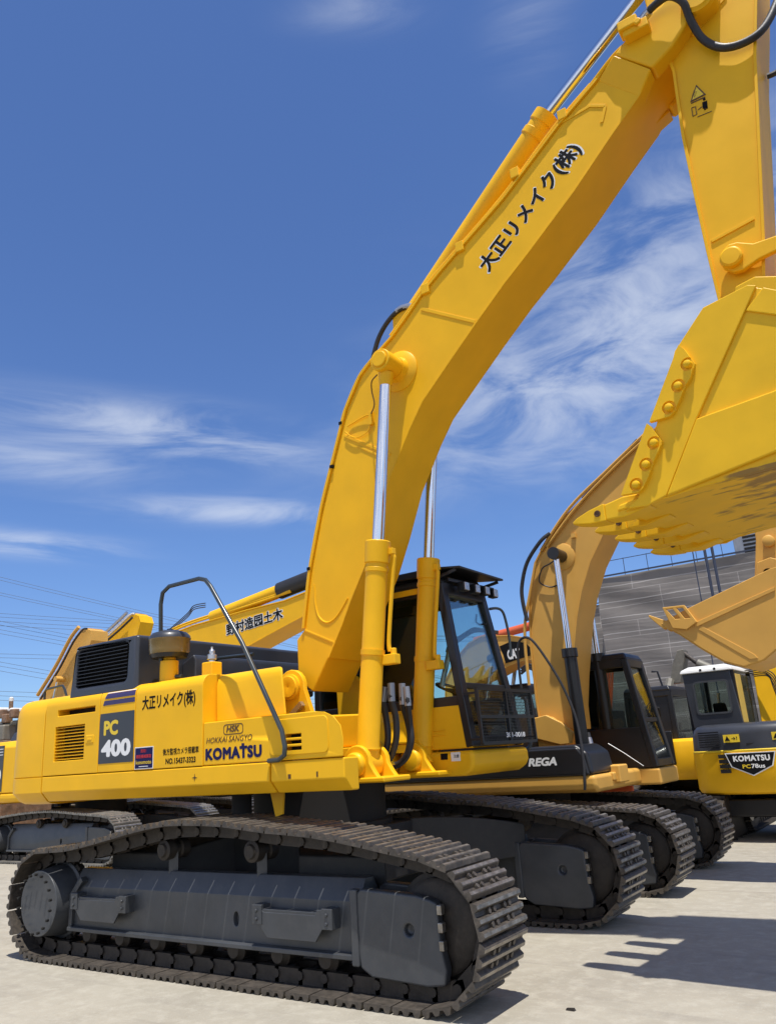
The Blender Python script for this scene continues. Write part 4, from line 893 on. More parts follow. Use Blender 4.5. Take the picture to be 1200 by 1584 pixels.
MB().bar((1.30, .5, 3.40), (1.50, .52, 3.45), .03, .03).bar((1.30, 1.42, 3.40), (1.50, 1.48, 3.45), .03, .03).bar((1.36, .55, 3.37), (1.43, 1.45, 3.37), .05, .03).build('visor_bracket', 'black', CB)
for k, px in enumerate(((719, 907), (736, 911), (751, 914), (764, 918))):
    c = U(*px, x=1.46); lp = MB().box(c.x - .06, c.x + .02, c.y - .055, c.y + .055, c.z - .05, c.z + .05).build('work_lamp', 'black', CB, bevel=.01)
    MB().box(c.x + .019, c.x + .028, c.y - .047, c.y + .047, c.z - .042, c.z + .042).build('lamp_lens', 'lamp', CB, bevel=.005)
MB().tube([(.45, .52, 3.44), (.45, .52, 3.50), (.50, .52, 3.53), (.55, .52, 3.50), (.55, .52, 3.44)], .012, 8).build('lifting_eye', 'black', CB)
sw = MB(); wc = Vector((1.05, 1.04, 2.28)); 
ring = [wc + Vector((math.sin(R_(25)) * .0 + .19 * math.cos(t) * math.cos(R_(25)), .19 * math.sin(t), .19 * math.cos(t) * -math.sin(R_(25)))) for t in [2 * math.pi * k / 24 for k in range(25)]]
sw.tube(ring, .015, 8, False); sw.bar(wc, wc + Vector((.22, 0, -.5)), .05, .05); sw.bar(wc - Vector((0, .18, 0)), wc + Vector((0, .18, 0)), .03, .02); sw.build('steering_wheel', 'seat', CB)
MB().cyl(U(683, 1062, y=.75), U(694, 1010, y=.75), .028, n=12).cyl(U(694, 1010, y=.75), U(697, 1000, y=.75), .04, n=12).build('monitor_arm', 'silver', CB)
mi = [U(737, 950, y=1.3), U(736, 962, y=1.3), U(741, 966, y=1.3), U(752, 965, y=1.3)]
MB().tube(mi, .010, 8, False).build('mirror_bracket', 'black', CB)
MB().tube([U(757, 942, y=1.5), U(768, 941, y=1.6), U(776, 945, y=1.65), U(781, 957, y=1.68), U(787, 985, y=1.7), U(790, 1015, y=1.7)], .016, 8).build('grab_rail', 'rail', CB)
# wire guard over the lower front window
gd = MB(); G = lambda u, z: Vector((1.66 - .03 * (z - 1.7), .45 + 1.22 * u, z))
for u in (0, .5, 1): gd.bar(G(u, 1.70), G(u, 2.22), .03, .03, up=(1, 0, 0))
for z in (1.70, 1.95, 2.22): gd.bar(G(0, z), G(1, z), .03, .03)
for k in range(37): gd.bar(G(k / 37, 1.70), G(k / 37, 2.22), .004, .004, up=(1, 0, 0))
for k in range(17): gd.bar(G(0, 1.70 + .52 * k / 17), G(1, 1.70 + .52 * k / 17), .004, .004)
for u in (0, 1):
    for z in (1.74, 2.18): gd.bar(G(u, z), G(u, z) + Vector((-.14, 0, 0)), .02, .02)
gd.build('window_guard', 'black', CB, smooth=False)
text('381-0018', G(.42, 1.745) + Vector((.006, 0, 0)), Y_, Z_, .44, .05, 'dwhite', CB, bold=.03)
MB().tube([U(806, 1078, y=1.75), U(812, 1082, y=1.78), U(815, 1100, y=1.78), U(820, 1150, y=1.75), U(812, 1160, y=1.7)], .022, 8).build('grab_rail', 'rail', CB)
# cab deck
dk = MB().prism([(.42, 1.41), (1.30, 1.41), (1.55, 1.44), (1.64, 1.50), (1.64, 1.60), (1.62, 1.64), (.42, 1.64)][0:0] or [(-.6, 1.41), (1.44, 1.41), (1.53, 1.46), (1.56, 1.52), (1.555, 1.645), (-.6, 1.645)], .43, 1.68, 'y').build('cab_deck', 'yellow', EX, bevel=.045, seg=3)
c0, c1 = U(681, 1166, y=.425), U(692, 1175, y=.425); MB().box(c0.x, c1.x, .424, .435, c1.z, c0.z).build('rating_plate', 'ink', dk)
c0, c1 = U(697, 1164, y=.425), U(712, 1177, y=.425); MB().box(c0.x, c1.x, .424, .435, c1.z, c0.z).build('notice_plate', 'dwhite', dk)
text('注意', (c0.x + .03, .423, (c0.z + c1.z) / 2 - .01), X_, Z_, .06, .03, 'hood', dk, bold=.01)
for y in (-.35, .32): MB().prism([(.78, 1.56), (1.15, 1.56), (1.02, 1.78), (.85, 1.80)], y, y + .05, 'y').build('front_rib', 'yellow', EX, bevel=.01)
# swing machinery and drain fittings below the frame
MB().cyl((-.05, -1.05, 1.20), (-.05, -1.05, 1.42), .09, n=18).cyl((-.05, -1.05, 1.12), (-.05, -1.05, 1.2), .06, n=18).build('drain_filter', 'dark', EX)
MB().prism([(.36, 1.42), (.52, 1.42), (.50, 1.22), (.42, 1.20)], -1.12, -1.10, 'y').build('drain_bracket', 'yellow', EX)

# ------------------------------------------------------------------ other excavators
def gen(root, col, W=(1.19, 3.5, .40, .60, 44), body=(-2.75, 1.35, 1.25, 1.06, 2.1), boom=None, bh=.30, yb=0.0, arm=None, ah=.22, cabp=None, tm='steel_d', low=None, top=None, cyl=None, black='black', dark_body=None, individual=False, frame='black', steps=False, hood=True):
    g, L, r, w, N = W; x0, x1, hw, z0, z1 = body
    zt = .05 + 2 * r
    undercarriage(root, g, L, r, w, N, [(L * .3, zt + .04), (.1, zt + .10), (-L * .25, zt + .07)], tm, 'steel_d', .028, individual, frame, steps, fd=.24, rollers=6)
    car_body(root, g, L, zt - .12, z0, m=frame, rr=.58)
    MB().prism([(-hw, z0 + .20), (-hw, z0 + .06), (-hw + .08, z0), (hw - .08, z0), (hw, z0 + .06), (hw, z0 + .20)], x0 + .55, x1, 'x').build('revolving_frame', col, root, bevel=.05, seg=3)
    # counterweight with rounded rear
    def pl(i):
        r_ = .5; p = [(x0 + .62, -hw + i)]
        for k in range(8): a = R_(-90 - 90 * k / 7); p.append((x0 + r_ + (r_ - i) * math.cos(a), -hw + r_ + (r_ - i) * math.sin(a)))
        return p + [(a, -b) for a, b in p[::-1]]
    MB().loft([[(a, b, z) for a, b in pl(i)] for z, i in ((z0 - .04, .12), (z0 + .03, .03), (z0 + .1, 0), (z1 - .16, 0), (z1 - .05, .04), (z1, .14))]).build('counterweight', col, root)
    MB().prism([(-hw + .005, z0 + .205), (-hw + .005, z1 - .14), (-hw + .09, z1 - .02), (-hw + .2, z1), (-.30, z1), (-.30, z0 + .205)], x0 + .63, .35, 'x').build('engine_cover', dark_body or col, root, bevel=.02)
    MB().prism([(.30, z0 + .205), (.30, z1), (hw - .2, z1), (hw - .09, z1 - .02), (hw - .005, z1 - .14), (hw - .005, z0 + .205)], x0 + .63, -.45, 'x').build('engine_cover', dark_body or col, root, bevel=.02)
    MB().box(x0 + .63, -.45, -.29, .29, z0 + .205, z1 - .05).build('engine_bay', 'black', root)
    if hood: MB().loft([[(x0 + .75, -.9, z1 - .02), (x0 + 1.7, -.9, z1 - .02), (x0 + 1.7, .9, z1 - .02), (x0 + .75, .9, z1 - .02)], [(x0 + .8, -.8, z1 + .22), (x0 + 1.6, -.8, z1 + .22), (x0 + 1.6, .8, z1 + .22), (x0 + .8, .8, z1 + .22)]]).build('engine_hood', top or 'hood', root, bevel=.05, seg=3)
    MB().prism([(.36, z0 + .205), (x1 - .02, z0 + .205), (x1 - .06, z0 + .45), (x1 - .2, z0 + .55), (.36, z0 + .55)], -hw + .005, -.5, 'y').build('tool_box', low or col, root, bevel=.04, seg=3)
    if cabp:
        cb, fx, yR, yL = cab(root, *cabp, low=low or col, fr='black', glass='glass_d')
    B = None
    if boom:
        up, lo = boom
        B = MB().prism(up + lo[::-1], yb - bh, yb + bh, 'y').build('boom', col, root, bevel=.012)
        def alg(pts, h0, h1, y0, y1):
            n = len(pts); R = []
            for i in range(n):
                a = Vector(pts[max(0, i - 1)]); c = Vector(pts[min(n - 1, i + 1)]); d = (c - a).normalized(); k = Vector((-d.y, d.x)); A = Vector(pts[i]) + k * h0; C = Vector(pts[i]) + k * h1
                R.append([(A.x, y0, A.y), (A.x, y1, A.y), (C.x, y1, C.y), (C.x, y0, C.y)])
            MB().loft(R).build('boom_flange', col, B, bevel=.004)
        alg(up, -.004, .02, yb - bh - .02, yb + bh + .02); alg(lo, -.015, .004, yb - bh - .01, yb + bh + .01)
        fx_, fz_ = up[0]
        for s in (-1, 1):
            y0 = yb + s * (bh + .03); MB().prism([(fx_ - .2, z0 + .2), (fx_ + .5, z0 + .2), (fx_ + .3, fz_ - .1)] + arcpts(fx_ + .12, fz_, .16, 0, 180, 8), y0 - .025, y0 + .025, 'y').build('boom_bracket', col, root, bevel=.01)
    if arm: 
        A_ = MB().prism(arm, yb - ah, yb + ah, 'y').build('dipper_arm', col, root, bevel=.012)
    if cyl:
        for s in (-1, 1):
            (ax, az), (bx, bz), bl, rb, rr_, cm = cyl
            f0 = Vector((ax, yb + s * (bh + .22), az)); f1 = Vector((bx, yb + s * (bh + .22), bz)); d = (f1 - f0).normalized()
            cy = MB().lathe(f0, d, [(-.05, .07), (.0, rb), (bl - .12, rb), (bl - .11, rb + .02), (bl, rb + .02), (bl, rr_)], 24).build('boom_cylinder', cm, root)
            MB().cyl(f0 + d * bl, f1, rr_, n=20).build('piston_rod', 'chrome', cy)
            MB().cyl((bx, yb + s * (bh - .02), bz), (bx, f1.y + s * .1, bz), .085, n=20).build('pin_boss', 'black' if cm == 'black' else col, cy)
            if B: MB().lathe((bx, yb + s * (bh - .01), bz), (0, s, 0), [(0, .19), (.02, .19), (.03, .17), (.03, .001)], 28).build('boss_plate', col, B)
    return B
GRP = 'excavators parked in the yard'

# ---- tan excavator next to the main one
RX, RY = .44, 4.0
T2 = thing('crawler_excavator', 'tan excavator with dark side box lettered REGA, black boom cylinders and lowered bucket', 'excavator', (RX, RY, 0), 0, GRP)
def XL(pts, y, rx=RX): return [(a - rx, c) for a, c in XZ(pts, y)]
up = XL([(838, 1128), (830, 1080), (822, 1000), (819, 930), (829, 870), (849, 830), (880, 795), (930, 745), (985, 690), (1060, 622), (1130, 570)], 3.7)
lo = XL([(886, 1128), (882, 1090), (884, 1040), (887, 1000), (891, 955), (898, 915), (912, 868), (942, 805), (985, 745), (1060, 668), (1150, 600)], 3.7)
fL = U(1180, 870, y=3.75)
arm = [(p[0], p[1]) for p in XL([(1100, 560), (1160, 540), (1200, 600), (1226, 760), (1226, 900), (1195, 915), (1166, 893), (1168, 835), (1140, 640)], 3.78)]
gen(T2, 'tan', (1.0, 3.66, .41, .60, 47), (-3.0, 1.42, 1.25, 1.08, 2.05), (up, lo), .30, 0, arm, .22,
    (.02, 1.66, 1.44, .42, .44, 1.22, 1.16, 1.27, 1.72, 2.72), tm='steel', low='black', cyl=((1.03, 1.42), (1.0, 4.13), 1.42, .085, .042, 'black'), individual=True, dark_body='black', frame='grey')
# side box with lettering
sb = MB().prism([(-3.0 + .7, 1.275), (1.36, 1.275), (1.32, 1.50), (1.24, 1.60), (-3.0 + .7, 1.62)], -1.262, -.55, 'y').build('side_box', 'black', T2, bevel=.03, seg=3)
c0, c1 = U(817, 1187, y=2.735), U(860, 1175, y=2.735)
text('REGA', (c0.x - RX, -1.264, c0.z + .005), X_, Z_, c1.x - c0.x, .10, 'dwhite', sb, bold=.05, shear=.25)
MB().prism([(a, b) for a, b in XL([(800, 1112), (830, 1110), (845, 1106), (870, 1118), (888, 1134), (886, 1150), (868, 1152), (800, 1135)], 3.6)], -.44, -.36, 'y').build('boom_bracket', 'tan', T2, bevel=.012)
def loc2(pts): return [U(a, b, y=yy) - Vector((RX, RY, 0)) for a, b, yy in pts]
MB().tube(loc2([(806, 1065, 2.8), (801, 1020, 2.8), (801, 998, 2.8), (808, 987, 2.8), (822, 990, 2.8), (845, 1020, 2.8), (870, 1062, 2.8), (890, 1110, 2.8), (900, 1160, 2.75), (904, 1205, 2.72), (904, 1222, 2.72)]), .017, 8).build('loose_cable', 'rubber', T2)
MB().tube(loc2([(815, 960, 3.6), (808, 930, 3.6), (807, 905, 3.6), (815, 870, 3.6), (835, 838, 3.6), (850, 825, 3.65)]), .028, 10).build('boom_hose', 'rubber', T2)
MB().tube(loc2([(818, 1060, 3.62), (812, 1000, 3.62), (812, 960, 3.62), (818, 925, 3.62), (828, 870, 3.62)]), .022, 8).build('boom_pipe', 'tan', T2)
MB().tube(loc2([(836, 852, 3.66), (880, 786, 3.66), (940, 726, 3.66), (1000, 668, 3.66)]), .022, 8).build('boom_pipe', 'tan', T2)
MB().tube(loc2([(845, 846, 3.66), (890, 785, 3.66), (950, 722, 3.66), (1000, 676, 3.66)]), .018, 8).build('boom_pipe', 'tan', T2)
ac = MB().cyl(*loc2([(905, 775, 4.0), (990, 684, 4.0)]), .075, n=24).build('arm_cylinder', 'black', T2)
MB().tube(loc2([(858, 866, 3.5), (850, 872, 3.55), (838, 880, 3.62), (834, 900, 3.66), (850, 908, 3.67), (862, 905, 3.67)]), .010, 6).build('grease_line', 'rubber', T2)
MB().box(1.62 - RX, 1.68 - RX, -.34, -.28, 4.36, 4.42).build('boom_lug', 'tan', T2)
for px in ((897, 1140, 1195), (908, 1140, 1195)):
    h = MB().tube(loc2([(px[0], px[1] - 6, 3.62), (px[0] + 6, px[1] + 18, 3.58), (px[0] + 12, px[1] + 38, 3.55), (px[0] + 14, px[2], 3.58)]), .035, 10).build('hydraulic_hose', 'rubber', T2)
    a, c = loc2([(px[0] + 2, px[1] + 2, 3.61), (px[0] + 6, px[1] + 16, 3.58)]); MB().cyl(a, c, .040, n=12).build('hose_fitting', 'silver', h)
MB().box(1.20, 1.50, -.62, -.30, 1.15, 1.36).box(1.25, 1.45, -.70, -.50, 1.18, 1.28).build('cylinder_foot', 'tan', T2, bevel=.02)
MB().tube(loc2([(940, 1150, 4.15), (965, 1165, 4.15), (995, 1185, 4.15)]), .005, 6, False).build('cab_rail', 'galv', T2)
MB().box(.05, 1.68, .40, 1.24, 1.06, 1.265).build('cab_deck', 'tan', T2, bevel=.03)
MB().box(.25, 1.3, .36, .41, .99, 1.06).build('deck_edge', 'orange', T2, bevel=.01)
# its bucket
bp = XL([(1022, 965), (1050, 948), (1078, 934), (1165, 892), (1190, 880), (1215, 872), (1235, 900), (1230, 955), (1205, 1000), (1180, 1021), (1150, 1031), (1120, 1023), (1085, 1003), (1050, 980), (1030, 972)], 3.45)
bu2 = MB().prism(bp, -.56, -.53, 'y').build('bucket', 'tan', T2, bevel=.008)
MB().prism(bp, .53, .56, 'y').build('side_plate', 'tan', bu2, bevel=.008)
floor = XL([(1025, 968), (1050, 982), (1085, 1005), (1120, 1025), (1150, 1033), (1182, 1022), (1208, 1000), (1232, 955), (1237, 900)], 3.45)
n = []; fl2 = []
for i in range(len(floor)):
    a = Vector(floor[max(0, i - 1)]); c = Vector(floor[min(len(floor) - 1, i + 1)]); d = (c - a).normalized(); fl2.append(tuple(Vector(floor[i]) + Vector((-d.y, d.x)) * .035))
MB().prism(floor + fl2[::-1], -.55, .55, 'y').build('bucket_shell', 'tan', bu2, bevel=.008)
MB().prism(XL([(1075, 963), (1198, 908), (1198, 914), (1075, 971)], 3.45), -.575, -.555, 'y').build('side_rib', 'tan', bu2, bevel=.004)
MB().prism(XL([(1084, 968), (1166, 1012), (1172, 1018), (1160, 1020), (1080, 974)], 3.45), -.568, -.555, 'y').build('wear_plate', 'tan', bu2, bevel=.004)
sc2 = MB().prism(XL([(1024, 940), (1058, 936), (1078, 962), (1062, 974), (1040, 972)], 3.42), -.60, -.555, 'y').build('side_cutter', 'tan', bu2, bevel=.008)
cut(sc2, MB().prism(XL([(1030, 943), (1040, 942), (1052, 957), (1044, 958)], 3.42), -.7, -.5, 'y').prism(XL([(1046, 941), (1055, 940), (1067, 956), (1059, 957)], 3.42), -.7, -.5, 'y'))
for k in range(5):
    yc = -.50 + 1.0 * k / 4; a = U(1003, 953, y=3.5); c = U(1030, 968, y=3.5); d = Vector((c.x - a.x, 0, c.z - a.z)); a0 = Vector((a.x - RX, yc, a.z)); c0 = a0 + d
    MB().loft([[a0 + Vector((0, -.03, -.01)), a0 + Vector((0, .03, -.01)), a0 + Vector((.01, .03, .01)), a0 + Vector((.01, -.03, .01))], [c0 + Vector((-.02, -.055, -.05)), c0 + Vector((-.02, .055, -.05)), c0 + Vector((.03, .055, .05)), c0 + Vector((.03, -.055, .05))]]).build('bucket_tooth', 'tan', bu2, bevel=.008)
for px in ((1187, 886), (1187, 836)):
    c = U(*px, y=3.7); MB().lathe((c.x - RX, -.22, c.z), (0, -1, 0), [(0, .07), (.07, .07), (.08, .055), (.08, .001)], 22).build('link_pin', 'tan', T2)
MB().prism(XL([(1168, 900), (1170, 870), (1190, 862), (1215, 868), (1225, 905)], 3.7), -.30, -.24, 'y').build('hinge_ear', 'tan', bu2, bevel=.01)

# ---- yellow excavator behind on the left
LX, LY = -9.9, 4.7
T4 = thing('crawler_excavator', 'yellow excavator behind the main machine with 野村造园土木 lettering on its low boom', 'excavator', (LX, LY, 0), 0, GRP)
def X4(pts, y=4.4): return [(a - LX, c) for a, c in XZ(pts, y)]
up = [(.15, 2.0), (.45, 2.9), (1.1, 3.75)] + X4([(238, 1003), (255, 985), (300, 968), (380, 945), (440, 930), (470, 918), (560, 890)])
lo = [(.75, 1.75), (1.2, 2.5), (2.0, 3.1), (3.2, 3.42)] + X4([(360, 1012), (400, 990), (440, 968), (470, 952), (560, 915)])
gen(T4, 'yellow', (1.0, 3.66, .41, .60, 44), (-2.95, 1.4, 1.35, 1.18, 2.45), (up, lo), .30, 0, [(6.9, 5.1), (7.4, 4.9), (7.1, 2.2), (6.8, 2.2)], .22,
    (.12, 1.80, 1.60, .42, .44, 1.22, 1.16, 1.30, 1.78, 2.95), tm='steel_g', cyl=((1.2, 1.5), (2.3, 3.7), 1.3, .085, .045, 'yellow'), individual=True, frame='grey')
tu = (U(438, 940, y=4.4) - U(349, 968, y=4.4)); tu.y = 0; tl = tu.length; tu.normalize(); tv = Vector((-tu.z, 0, tu.x))
p0 = U(350, 985, y=4.4) - Vector((LX, LY, 0)); p0.y = -.30
BB = [o for o in T4.children if o.name.startswith('boom') and o.name.split('.')[0] == 'boom'][0]
text('野村造园土木', p0, tu, tv, tl, .25, 'dwhite', BB, bold=.085, lift=.002)
text('野村造园土木', p0 + tu * .02 + tv * .01, tu, tv, tl - .04, .23, 'ink', BB, bold=.03, lift=.005)
def loc4(pts): return [U(a, b, y=yy) - Vector((LX, LY, 0)) for a, b, yy in pts]
a, c, d = loc4([(330, 955, 4.5), (436, 913, 4.5), (520, 880, 4.5)])
ac = MB().cyl(a, c, .13, n=24).build('arm_cylinder', 'yellow', T4)
MB().cyl(c - (c - a) * .02, c + (d - c) * .75, .16, n=24).build('rod_cover', 'rubber', ac)
for k in range(3): MB().tube(loc4([(262, 978 - 2 * k, 4.45), (290, 955 - 3 * k, 4.45), (300, 943 - 3 * k, 4.45), (318, 939 - 3 * k, 4.45)]), .010, 8).build('boom_hose', 'rubber', T4)
for k in range(2): MB().tube(loc4([(255, 990, 4.4), (265, 978 - 3 * k, 4.4), (300, 963 - 3 * k, 4.4), (380, 938 - 3 * k, 4.4), (450, 915 - 2 * k, 4.4)]), .025, 8).build('boom_pipe', 'yellow', T4)
# number panel on its side door
q0, q1 = loc4([(-40, 1228, 3.35), (8, 1150, 3.35)])
dpn = MB().box(q0.x - .1, q1.x, -1.356, -1.34, 1.42, 2.36).build('model_decal', 'hood', T4)
text('200', (q1.x - .62, -1.358, 1.62), X_, Z_, .58, .26, 'dwhite', dpn, bold=.035)
for z in (2.16, 2.22, 2.28): MB().box(q0.x, q1.x - .02, -1.359, -1.354, z, z + .014).build('white_stripe', 'dwhite', dpn)

# ---- tan excavator with a dark logo plate on its boom, far row
CX, CY = -2.9, 8.3
T5 = thing('crawler_excavator', 'tan excavator seen through the yellow machine cab, CAT plate on its lowered boom', 'excavator', (CX, CY, 0), 0, GRP)
def X5(pts, y=8.0): return [(a - CX, c) for a, c in XZ(pts, y)]
up = [(-.3, 1.9), (-.25, 2.5)] + X5([(690, 1052), (705, 1020), (725, 996), (745, 985), (790, 984), (830, 990), (880, 1010)])
lo = [(.4, 1.8), (.45, 2.2)] + X5([(722, 1066), (740, 1052), (760, 1044), (785, 1030), (805, 1022), (830, 1018), (880, 1035)])
gen(T5, 'tan', (1.0, 3.66, .41, .60, 44), (-3.2, 1.2, 1.25, 1.06, 2.0), (up, lo), .30, 0, [(2.1, 3.7), (2.6, 3.6), (2.5, 1.2), (2.2, 1.2)], .22,
    (-.1, 1.5, 1.3, .42, .44, 1.22, 1.16, 1.27, 1.78, 2.8), tm='steel_d', low='black', cyl=((.55, 1.4), (1.05, 3.35), 1.2, .08, .042, 'black'))
B5 = [o for o in T5.children if o.name.split('.')[0] == 'boom'][0]
o = X5([(772, 1000), (790, 992), (812, 994), (822, 1004), (819, 1014), (800, 1020), (782, 1026), (778, 1012)], 7.98)
MB().prism(o, -.325, -.305, 'y').build('logo_plate', 'ink', B5)
t0 = U(785, 1021, y=7.96) - Vector((CX, CY, 0)); text('CAT', (t0.x, -.326, t0.z), Vector((1, 0, .05)), Vector((-.05, 0, 1)), .28, .20, 'dwhite', B5, bold=.05)
def loc5(pts): return [U(a, b, y=yy) - Vector((CX, CY, 0)) for a, b, yy in pts]
for k in range(4): MB().tube(loc5([(700, 1000 - 3 * k, 8.1), (715, 988 - 2 * k, 8.1), (732, 978 - 2 * k, 8.1), (748, 977 - k, 8.1), (770, 980 - k, 8.1)]), .022, 8).build('boom_hose', 'rubber', T5)
for k in range(3): MB().tube(loc5([(806, 1034 + 4 * k, 7.8), (818, 1028 + 3 * k, 7.75), (830, 1035 + 4 * k, 7.75), (832, 1055 + 3 * k, 7.8)]), .025, 8).build('arm_hose', 'rubber', T5)

# ---- orange excavator two rows back
OX, OY = -1.2, 12.6
T6 = thing('crawler_excavator', 'orange red excavator behind the tan machines, seen through the tan cab window', 'excavator', (OX, OY, 0), 0, GRP)
gen(T6, 'orange', (1.0, 3.66, .41, .60, 44), (-2.75, 1.35, 1.25, 1.06, 2.3), None, cabp=None, tm='steel_d', dark_body='black')
def loc6(pts): return [U(a, b, y=yy) - Vector((OX, OY, 0)) for a, b, yy in pts]
p = loc6([(735, 992, 12.2), (822, 968, 12.2)])
ob = MB().cyl(p[0], p[1], .11, n=20).build('arm_cylinder', 'orange', T6)
p = loc6([(650, 1010, 12.6), (735, 998, 12.6), (850, 985, 12.6), (905, 1020, 12.6), (940, 1120, 12.6), (940, 1150, 12.6)])
MB().prism([(q.x, q.z) for q in loc6([(940, 1160, 12.4), (925, 1090, 12.4), (900, 1035, 12.4), (850, 996, 12.4), (740, 1004, 12.4), (740, 1020, 12.4), (850, 1012, 12.4), (890, 1050, 12.4), (905, 1095, 12.4), (905, 1160, 12.4)])], -.28, .28, 'y').build('boom', 'orange', T6, bevel=.02)
for k in range(5): MB().tube(loc6([(927 + 5 * k, 1030, 12.0), (930 + 4 * k, 1060, 12.0), (936 + 2 * k, 1100, 12.0), (934 + 2 * k, 1140, 12.0)]), .03, 6).build('hydraulic_hose', 'orange', T6)

# ---- black-cab excavator behind, between the tan cab and the small machine
BX, BY = 1.05, 10.4
T7 = thing('crawler_excavator', 'black cabbed excavator with grey bent arm, squeezed between tan cab and small machine', 'excavator', (BX, BY, 0), R_(90), GRP)
gen(T7, 'yellow', (.95, 3.0, .36, .50, 40), (-1.5, 1.35, 1.1, .92, 1.6), None, cabp=(-.9, 1.0, .85, -.15 + .15, .02, 1.0, .95, 1.12, 1.5, 2.52), tm='steel_d', dark_body='black', low='black', hood=False)
q = U(1036, 1180, y=8.95); dc = MB().box(-1.56, -1.50, -.05, .45, 1.15, 1.75).build('rear_cover', 'black', T7, bevel=.02)
text('G', (-1.565, .30, 1.52), Vector((0, -1, 0)), Z_, .20, .16, 'dwhite', dc, bold=.04, lift=.006)
text('SP', (-1.565, .29, 1.30), Vector((0, -1, 0)), Z_, .20, .16, 'dwhite', dc, bold=.04, lift=.006)
rot7 = Matrix.Rotation(-R_(90), 3, 'Z')
def loc7(pts): return [rot7 @ (U(a, b, y=yy) - Vector((BX, BY, 0))) for a, b, yy in pts]
p = loc7([(1036, 1058, 11.2), (1038, 1030, 11.2), (1046, 1006, 11.2), (1056, 1004, 11.2), (1058, 1018, 11.2), (1052, 1056, 11.2)])
MB().slab(p, Vector((1, 0, 0)), .35).build('dipper_arm', 'olive', T7, bevel=.015)
p = loc7([(1054, 1008, 11.3), (1078, 1026, 11.3), (1125, 1046, 11.3)])
MB().cyl(p[0], p[1], .05, n=12).build('piston_rod', 'steel', T7); MB().cyl(p[1], p[2], .10, n=14).build('arm_cylinder', 'olive', T7)
p = loc7([(1036, 1052, 11.2), (1033, 1075, 11.0), (1038, 1110, 10.6)]); MB().tube(p, .09, 8).build('boom', 'olive', T7)
MB().tube(loc7([(1007, 1039, 9.6), (1016, 1039, 9.6), (1027, 1070, 9.6)]), .02, 6, False).build('mirror_bracket', 'black', T7)

# ---- far-left booms
for nm, lab, ox, oy, pts_up, pts_lo, col in (
    ('crawler_excavator', 'distant dull yellow excavator whose boom rises left of the dark hood grille', -18.3, 8.3, [(62, 1080), (90, 1035), (112, 993), (126, 974), (133, 972)], [(112, 1085), (118, 1060), (128, 1020), (141, 990), (141, 975)], 'tan'),
    ('crawler_excavator', 'distant yellow excavator whose boom tip stands above the dark hood grille', -21.4, 11.6, [(120, 1012), (150, 996), (178, 972), (200, 951), (207, 949)], [(176, 1030), (195, 1005), (211, 985), (217, 962), (214, 952)], 'yellow')):
    T = thing(nm, lab, 'excavator', (ox, oy, 0), 0, GRP)
    f = lambda L: [(a - ox, c) for a, c in XZ(L, oy - .3)]
    u, l = f(pts_up), f(pts_lo)
    u = [(u[0][0] - .5, 1.9), (u[0][0] - .25, (u[0][1] + 1.9) / 2)] + u; l = [(l[0][0] - .4, 1.7), (l[0][0] - .1, (l[0][1] + 1.7) / 2)] + l
    gen(T, col, (1.0, 3.66, .41, .60, 40), (-2.75, 1.35, 1.25, 1.06, 2.1), (u, l), .28, 0, [(l[-1][0] - .45, l[-1][1] - .3), (l[-1][0] - .08, l[-1][1] - .15), (l[-1][0] - .1, 1.2), (l[-1][0] - .4, 1.1)], .2, (.12, 1.80, 1.60, .42, .44, 1.22, 1.16, 1.27, 1.78, 2.8), tm='steel_g', cyl=((u[0][0] + .9, 1.5), (u[3][0] + .35, u[3][1] - .35), 1.3, .08, .045, col))
    lf = lambda pts: [U(a, b, y=oy - .45) - Vector((ox, oy, 0)) for a, b in pts]
    q = pts_up
    MB().tube([p + Vector((-.12, 0, .10)) for p in lf(q[:4])], .055, 8).build('arm_cylinder', 'silver' if col == 'yellow' else 'tan', T)
    MB().tube([p + Vector((.06, 0, -.02)) for p in lf(q)], .03, 8).build('boom_hose', 'rubber' if col == 'tan' else 'white', T)
    if col == 'yellow': MB().tube([p + Vector((.25, -.05, -.14)) for p in lf(q[1:4])], .04, 8).build('boom_hose', 'rubber', T)

# ---- rusty old machine at the far left
JX, JY = -15.3, 5.6
T11 = thing('drill_rig', 'rusty old machine with white cross pipe and white capped post at the left edge', 'machine', (JX, JY, 0))
MB().box(-1.6, 1.2, -.7, .7, .3, 2.6).build('chassis', 'rust', T11, bevel=.03)
for sx in (-1.1, .7):
    for sy in (-.75, .75): MB().lathe((sx, sy, .42), (0, 1 if sy > 0 else -1, 0), [(-.1, .2), (-.1, .42), (.12, .42), (.14, .25), (.14, .01)], 24).build('wheel', 'rubber', T11)
for px, r, m in (([(-20, 1097), (40, 1099)], .06, 'white'), ([(-20, 1108), (34, 1108)], .05, 'rust'), ([(-20, 1122), (30, 1118)], .07, 'olive')):
    MB().tube([U(a, b, y=5.3) - Vector((JX, JY, 0)) for a, b in px], r, 10, False).build('cross_pipe', m, T11)
p = [U(a, b, y=5.3) - Vector((JX, JY, 0)) for a, b in ((18, 1120), (18, 1083))]
ps = MB().cyl(p[0] - Vector((0, 0, 1)), p[1], .055, n=12).build('post', 'rust', T11); MB().lathe(p[1], Z_, [(-.03, .06), (.05, .06), (.08, .02), (.08, .001)], 14).build('post_cap', 'white', ps)
for px in ((6, 1105), (12, 1112), (24, 1104)):
    q = U(*px, y=5.2) - Vector((JX, JY, 0)); MB().box(q.x - .12, q.x + .10, q.y - .1, q.y + .1, q.z - .10, q.z + .12).build('valve', 'rust', T11, bevel=.03)
MB().tube([U(a, b, y=5.2) - Vector((JX, JY, 0)) for a, b in ((6, 1118), (2, 1140), (10, 1148), (22, 1145), (26, 1125), (30, 1112))], .03, 8).build('hose', 'rubber', T11)
